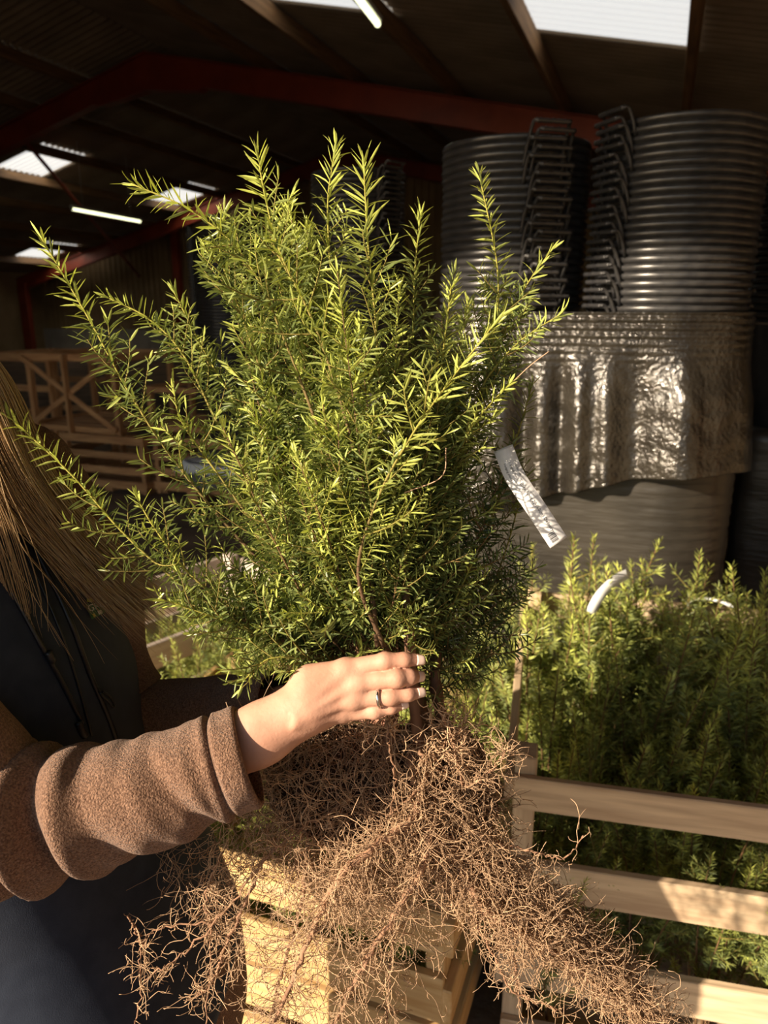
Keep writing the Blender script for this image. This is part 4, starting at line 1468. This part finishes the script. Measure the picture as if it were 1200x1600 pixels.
# sleeves: a tube with folds
def sleeve(path, radii, folds, n=150, m=72, flat=1.0, seed=1):
    C_ = spline(path, n)
    r = np.interp(np.linspace(0, 1, n), np.linspace(0, 1, len(radii)), radii)
    T = unit(np.gradient(C_, axis=0))
    A = unit(np.cross(T, FW)); B = np.cross(T, A)            # A: across the picture, B: towards / away from the camera
    g = np.random.default_rng(seed)
    ph = g.uniform(0, 6.28, 10)
    a = np.linspace(0, 2 * math.pi, m, endpoint=False)
    rows = []
    u = np.linspace(0, 1, n)
    for i in range(n):
        rad = r[i] * np.ones(m)
        for (uc, w, amp, tw, a0, aw) in folds:               # centre, width, height, twist, angle of strongest effect
            x = (u[i] - uc - tw * np.sin(a - a0)) / w
            rad += amp * np.exp(-x * x) * (.35 + .65 * np.exp(-((np.angle(np.exp(1j * (a - a0)))) / aw) ** 2))
        rad += .0016 * np.sin(u[i] * 60 + 2 * np.sin(a * 2 + ph[0]) + ph[1]) * (1 - u[i] * .5)
        rows.append(C_[i] + (A[i] * np.cos(a)[:, None] + B[i] * flat * np.sin(a)[:, None]) * rad[:, None])
    return rows, C_, T, A, B


sp = [H(-.505, .735, 1.335), SH_N + H(0, .012, -.005), SH_N * .5 + EL_N * .5 + H(-.01, -.005, 0), EL_N, W(70, 1268, .70), W(200, 1248, .708), W(300, 1212, .715), W(389, 1180, .722)]
fo = [(.40, .030, .014, .02, 2.5, 1.6), (.455, .020, -.026, .025, 2.9, 1.3), (.50, .018, .015, .03, 2.6, 1.4), (.545, .020, -.024, .035, 2.2, 1.2), (.59, .022, .012, .03, 2.8, 1.2),
      (.655, .022, -.008, .05, 2.4, 1.0), (.70, .03, .004, .04, 2.2, 1.2), (.78, .03, .005, .05, 2.6, 1.5), (.83, .02, -.005, .05, 2.0, 1.2), (.88, .018, .003, .03, 2.4, 1.5)]
rows, C_, T_, A_, B_ = sleeve(sp, [.060, .068, .066, .066, .061, .0545, .0495, .0475], [(.143 + .857 * f[0], f[1] * .87) + tuple(f[2:]) for f in fo], seed=2, n=176)
# cuff: a turned hem with a stitched groove
n = len(rows)
cl = np.concatenate([[0], np.cumsum(np.linalg.norm(np.diff(C_, axis=0), axis=1))])
for i in range(n):
    e = cl[-1] - cl[i]
    k = 0.0
    if e < .026: k = .0030 * min(1, (.026 - e) / .003)
    k -= .0035 * math.exp(-((e - .027) / .0022) ** 2)
    k += .0018 * math.exp(-((e - .033) / .004) ** 2)
    if e < .003: k -= .0025 * (1 - e / .003)
    c = C_[i]
    dv = rows[i] - c
    rows[i] = c + dv * (1 + k / np.linalg.norm(dv, axis=1).mean())
inner = [C_[n - 1 - j] + (rows[n - 1 - j] - C_[n - 1 - j]) * .91 for j in range(0, 26, 3)]
v, q, t = loft(rows + inner)
fz = clothes('fleece_sleeve', v, q, t, M['fleece'])
fz['label'] = 'brown fleece sleeve with stitched cuff on the near arm'
rows, C2, *_ = sleeve([H(-.49, .86, 1.335), SH_F - H(0, .01, .005), SH_F * .5 + EL_F * .5 + H(.015, .0, .01), EL_F, W(350, 1118, .98), WR_F - RT * .01],
                      [.056, .062, .056, .056, .052, .048], [(.45, .03, .012, .03, 1.0, 1.5), (.52, .025, -.012, .02, 1.5, 1.4), (.6, .03, .008, .03, 1.2, 1.4)], n=90, m=48, seed=5)
v, q, t = loft(rows)
clothes('fleece_sleeve', v, q, t, M['fleece'], thick=.002)


def torso(spec, m=96, n=70, wr=.004, seed=1, zs=None, power=2.4):
    spec = np.array(spec, float)
    zz = np.linspace(spec[0, 0], spec[-1, 0], n) if zs is None else zs
    g = np.random.default_rng(seed)
    ph = g.uniform(0, 6.28, 8)
    a = np.linspace(0, 2 * math.pi, m, endpoint=False)
    rows = []
    for z in zz:
        o = np.argsort(spec[:, 0])
        cr, cf, ra, rb = (np.interp(z, spec[o, 0], spec[o, k]) for k in range(1, 5))
        ca_, sa_ = np.cos(a), np.sin(a)
        x = np.sign(ca_) * np.abs(ca_) ** (2 / power) * ra; y = np.sign(sa_) * np.abs(sa_) ** (2 / power) * rb
        w = 1 + wr / .15 * (np.sin(z * 26 + 2.2 * np.sin(a * 2 + ph[0]) + ph[1]) * .6 + np.sin(a * 7 + z * 9 + ph[2]) * .4)
        rows.append(np.stack([RT[0] * (cr + x * w) + FH[0] * (cf + y * w), RT[1] * (cr + x * w) + FH[1] * (cf + y * w), np.full(m, z)], -1))
    return rows


VEST = [(.735, -.375, .76, .180, .225), (.82, -.395, .77, .170, .222), (.92, -.430, .785, .158, .218), (1.02, -.455, .79, .152, .214), (1.12, -.475, .79, .150, .210), (1.22, -.488, .79, .145, .205),
        (1.30, -.50, .79, .125, .195), (1.35, -.505, .79, .10, .165), (1.385, -.51, .79, .080, .110), (1.41, -.512, .79, .068, .075), (1.455, -.512, .79, .064, .068)]
rows = torso(VEST, n=90, wr=.0035, seed=3)
vv_, vq, vt = loft(rows)
vest = clothes('vest', vv_, vq, vt, M['vest'], thick=.003)
FLE = [(.655, -.365, .755, .178, .222), (.70, -.372, .757, .181, .226), (.76, -.378, .762, .172, .217), (.95, -.44, .785, .145, .20), (1.30, -.50, .79, .115, .18)]
v, q, t = loft(torso(FLE, n=40, wr=.004, seed=8))
clothes('fleece_body', v, q, t, M['fleece'], thick=.002)


def trouser_sdf(p):
    d = ell(p, H(-.375, .757, .74), (.150, .185, .20))
    for s in (-1, 1):
        hip, knee, ank = H(-.385, .755 + s * .095, .74), H(-.40, .76 + s * .10, .45), H(-.43, .76 + s * .11, .12)
        d = smin(d, cone(p, hip, knee, .105, .078), .04)
        d = np.minimum(d, cone(p, knee, ank, .078, .062))
    return d


v, q = surface_nets(trouser_sdf, (-.95, .2, .05), (-.25, 1.05, .98), .012)
clothes('trousers', v, q, None, M['trouser'])
for s in (-1, 1):
    def boot(p, s=s):
        a = H(-.43, .76 + s * .11, .10)
        d = cone(p, a - np.array([0, 0, .045]) - RT * .03, a - np.array([0, 0, .055]) + RT * .15, .047, .040)
        d = smin(d, cone(p, a - np.array([0, 0, .04]) - RT * .02, a + np.array([0, 0, .07]), .05, .05), .03)
        return np.maximum(d, -p[..., 2] + .002)
    c = H(-.40, .76 + s * .11, .1)
    v, q = surface_nets(boot, (c[0] - .25, c[1] - .2, -.01), (c[0] + .3, c[1] + .25, .25), .009)
    clothes('boot', v, q, None, M['shoe'])
for s in (-1, 1):
    for nm, mt, off, r in (('eye', 'eye', .0, .0110), ('iris', 'iris', .0058, .0062)):
        bm = bmesh.new(); bmesh.ops.create_uvsphere(bm, u_segments=16, v_segments=10, radius=r)
        me = bpy.data.meshes.new(nm); bm.to_mesh(me); bm.free()
        link(nm, me, M[mt], person, tuple(head_pt(.080 + off, s * .032, .012)))
lp = spline([head_pt(.088, -.022, -.058), head_pt(.102, -.008, -.055), head_pt(.102, .008, -.055), head_pt(.088, .022, -.058)], 14)
link('mouth', tube_mesh('mouth', [lp], [np.array([.002] + [.005] * 12 + [.002])], 6), M['lip'], person)

# zips and badge laid on the vest where the camera sees them
bvh = BVHTree.FromPolygons([tuple(x) for x in vv_], [tuple(int(i) for i in f) for f in vq])


def on_vest(px, py, lift=0.003):
    d = Vector(FW + RT * ((px - 600) / F) - UP * ((py - 800) / F)).normalized()
    h = bvh.ray_cast(Vector(CAM), d)
    if h[0] is None: return None
    nrm = h[1] if h[1].dot(d) < 0 else -h[1]
    return np.array(h[0] + nrm * lift), np.array(nrm)


def vest_line(name, pix, r, mat, n=40, lift=.003, parent=vest):
    pp = spline([(x, y, 0) for x, y in pix], n)
    pts = [on_vest(x, y, lift) for x, y, _ in pp]
    pts = [p[0] for p in pts if p is not None]
    if len(pts) < 3: return
    return link(name, tube_mesh(name, [np.array(pts)], [np.full(len(pts), r)], 6), mat, parent)


vest_line('front_zip', [(20, 800), (62, 880), (105, 970), (135, 1050), (165, 1120), (185, 1180)], .0032, M['zip'])
vest_line('zip_seam', [(8, 810), (48, 890), (90, 985), (118, 1070), (140, 1150)], .0014, M['zip'])
vest_line('pocket_zip', [(15, 925), (40, 970), (62, 1010), (90, 1060), (125, 1130)], .0028, M['zip'])
vest_line('zip_puller', [(68, 1018), (72, 1028), (76, 1033)], .0042, M['zip'], 8, .006)
for pix in ([(146, 1083), (152, 1090), (160, 1098), (166, 1106)], [(150, 1082), (160, 1088), (168, 1100), (168, 1107)]):
    vest_line('zip_puller', pix, .0016, M['zip'], 14, .008)
vest_line('pocket_edge', [(118, 1128), (124, 1142), (130, 1150)], .0045, M['zip'], 10, .003)


def patch(name, quad, mat, lift, parent, n=6):
    g = []
    (a, b, c, d) = [np.array(x, float) for x in quad]
    for i in np.linspace(0, 1, n):
        row = []
        for j in np.linspace(0, 1, n):
            p = (a * (1 - i) + b * i) * (1 - j) + (d * (1 - i) + c * i) * j
            h = on_vest(p[0], p[1], lift)
            if h is None: return None
            row.append(h[0])
        g.append(np.array(row))
    v, q, t = loft(g, closed=False)
    return link(name, mesh_np(name, v, t, q), mat, parent)


bd = patch('badge', [(129, 946), (158, 938), (162, 957), (139, 969)], M['badge'], .0035, vest)
if bd:
    def letters(txt, o, ex, ey, size):
        me = text_mesh(txt, size)
        co = np.empty(len(me.vertices) * 3, np.float32); me.vertices.foreach_get('co', co); co = co.reshape(-1, 3)
        out = []
        for x, y, _ in co:
            h = on_vest(o[0] + ex[0] * x + ey[0] * y, o[1] + ex[1] * x + ey[1] * y, .0045)
            out.append(h[0] if h else (0, 0, 0))
        me.vertices.foreach_set('co', np.array(out, np.float32).ravel()); me.materials.clear(); me.update()
        link('badge_lettering', me, M['badge_white'], bd)
    letters('GRO', (132.5, 957.5), (.93, -.30), (-.28, -.95), 15)
    patch('badge_mark', [(146, 956), (152, 954), (155, 959), (149, 962)], M['badge_white'], .0045, bd, 3)
    patch('badge_mark', [(138, 961), (142, 959.5), (144, 964), (141, 966)], M['badge_yellow'], .0045, bd, 3)
    patch('badge_mark', [(130, 938), (141, 937), (142, 942), (131, 943)], M['badge_yellow'], .0045, bd, 3)

# ------------------------------------------------------------------ hair
hp, hr, hc = [], [], []
G_R = [head_pt(.02, -.008, .143), head_pt(.028, -.070, .108), head_pt(.035, -.098, .05), head_pt(.075, -.102, -.005)] + [W(*p) for p in [(-62, 500, .700), (2, 585, .712), (62, 722, .75), (140, 826, .80), (200, 880, .83), (262, 922, .85)]]
G_L = [head_pt(-.055, -.008, .138), head_pt(-.05, -.070, .105), head_pt(-.04, -.100, .03), head_pt(-.02, -.110, -.06)] + [W(*p) for p in [(-125, 610, .705), (-35, 690, .72), (28, 800, .76), (98, 866, .80), (152, 912, .825), (238, 972, .85)]]
A_r, A_l = spline(G_R, 34), spline(G_L, 34)
hrng = np.random.default_rng(9)
H1, H2, H3 = np.array([.24, .135, .06]), np.array([.44, .29, .15]), np.array([.60, .44, .26])
for k in range(4600):
    u = hrng.beta(1.2, 1.2)
    c = A_l * (1 - u) + A_r * u
    lock = math.floor(u * 14) / 14
    c = c + (lock + 1 / 28 - u) * (A_r - A_l) * np.linspace(0, .75, 34)[:, None]
    dep = hrng.normal(0, .010)
    c = c + FW * dep + np.linspace(0, 1, 34)[:, None] ** 2 * hrng.normal(0, .006, 3)
    cut = hrng.uniform(.80, 1.0)
    m = max(8, int(34 * cut)); c = c[:m].copy()
    fr = hrng.uniform(4, 9)
    c += (RT * .0016 + UP * .001) * np.sin(np.linspace(0, fr, m) + lock * 40)[:, None] * np.linspace(0, 1, m)[:, None]
    if hrng.random() < .2:
        e = np.linspace(0, 1, m)[:, None] ** 4
        c += e * (RT * hrng.normal(.012, .012) - UP * hrng.uniform(.0, .05))
    tone = hrng.random()
    col_ = (H1 + (H2 - H1) * tone * 2 if tone < .5 else H2 + (H3 - H2) * (tone - .5) * 2) * hrng.uniform(.8, 1.15)
    hp.append(c); hr.append(np.concatenate([np.full(m - 4, .00042), [.0004, .0003, .00025, .00012]])); hc.append(col_)
# loose wisps in front of the vest
for k in range(130):
    s = hrng.normal(0, 1, 2)
    b = [(-90 + 20 * s[0], 640, .70), (-50 + 22 * s[0], 760, .70), (-15 + 24 * s[0], 850, .715), (10 + 26 * s[0] + 6 * s[1], 930, .735), (30 + 22 * s[0] + 16 * s[1], 985 + 22 * s[1], .755)]
    c = spline([W(*p) for p in b], 22)
    c += (RT * .006 * s[1] + FW * .006 * s[0]) * np.sin(np.linspace(0, 5, 22) + s[1])[:, None] * np.linspace(0, 1, 22)[:, None]
    hp.append(c); hr.append(np.linspace(.0005, .00015, 22)); hc.append(H2 * hrng.uniform(.7, 1.3))
for k in range(60):
    x = hrng.uniform(0, 120)
    b = [(-60 + x * .3, 680 + x * .4, .77), (x * .5, 820 + x * .3, .80), (x * .8 + 10, 930 + hrng.normal(0, 20), .82), (x + hrng.normal(0, 15), 1010 + hrng.normal(0, 25), .85)]
    hp.append(spline([W(*p) for p in b], 18)); hr.append(np.linspace(.0003, .00012, 18)); hc.append(H2 * .9)
# back and crown of the head
for k in range(1500):
    a = hrng.uniform(0, 2 * math.pi); r = math.sqrt(hrng.random())
    top = head_pt(-.01 + .02 * r * math.cos(a), .02 * r * math.sin(a), .133)
    fa, sb = math.cos(a), math.sin(a)
    if fa > .55: continue
    p1 = head_pt(-.01 + .098 * fa, .094 * sb, .05); p2 = head_pt(-.015 + .105 * fa, .100 * sb, -.06); p3 = head_pt(-.03 + .11 * fa, .12 * sb, -.22 - .08 * hrng.random())
    c = spline([top, p1, p2, p3], 16) + hrng.normal(0, .003, 3)
    hp.append(c); hr.append(np.full(16, .0013)); hc.append(H1 * hrng.uniform(.8, 1.8))
v, t, q, c = tubes(hp, hr, 3, hc)
ho = link('hair', mesh_np('hair', v, t, q, c), M['hair'], person)
ho['label'] = 'long straight fair brown hair'
cap = surface_nets(lambda p: np.maximum(ell(p, head_pt(-.016, 0, .034), (.099, .094, .108)), (p - head_pt(.045, 0, 0).astype(np.float32)) @ np.array(HF, np.float32) - .0 - .5 * (p[..., 2] - HEAD[2] - .05)),
                   HEAD - .2, HEAD + .2, .007)
link('scalp_hair', mesh_np('scalp_hair', cap[0], None, cap[1], np.repeat(H1[None] * 1.2, len(cap[0]), 0)), M['hair'], ho)
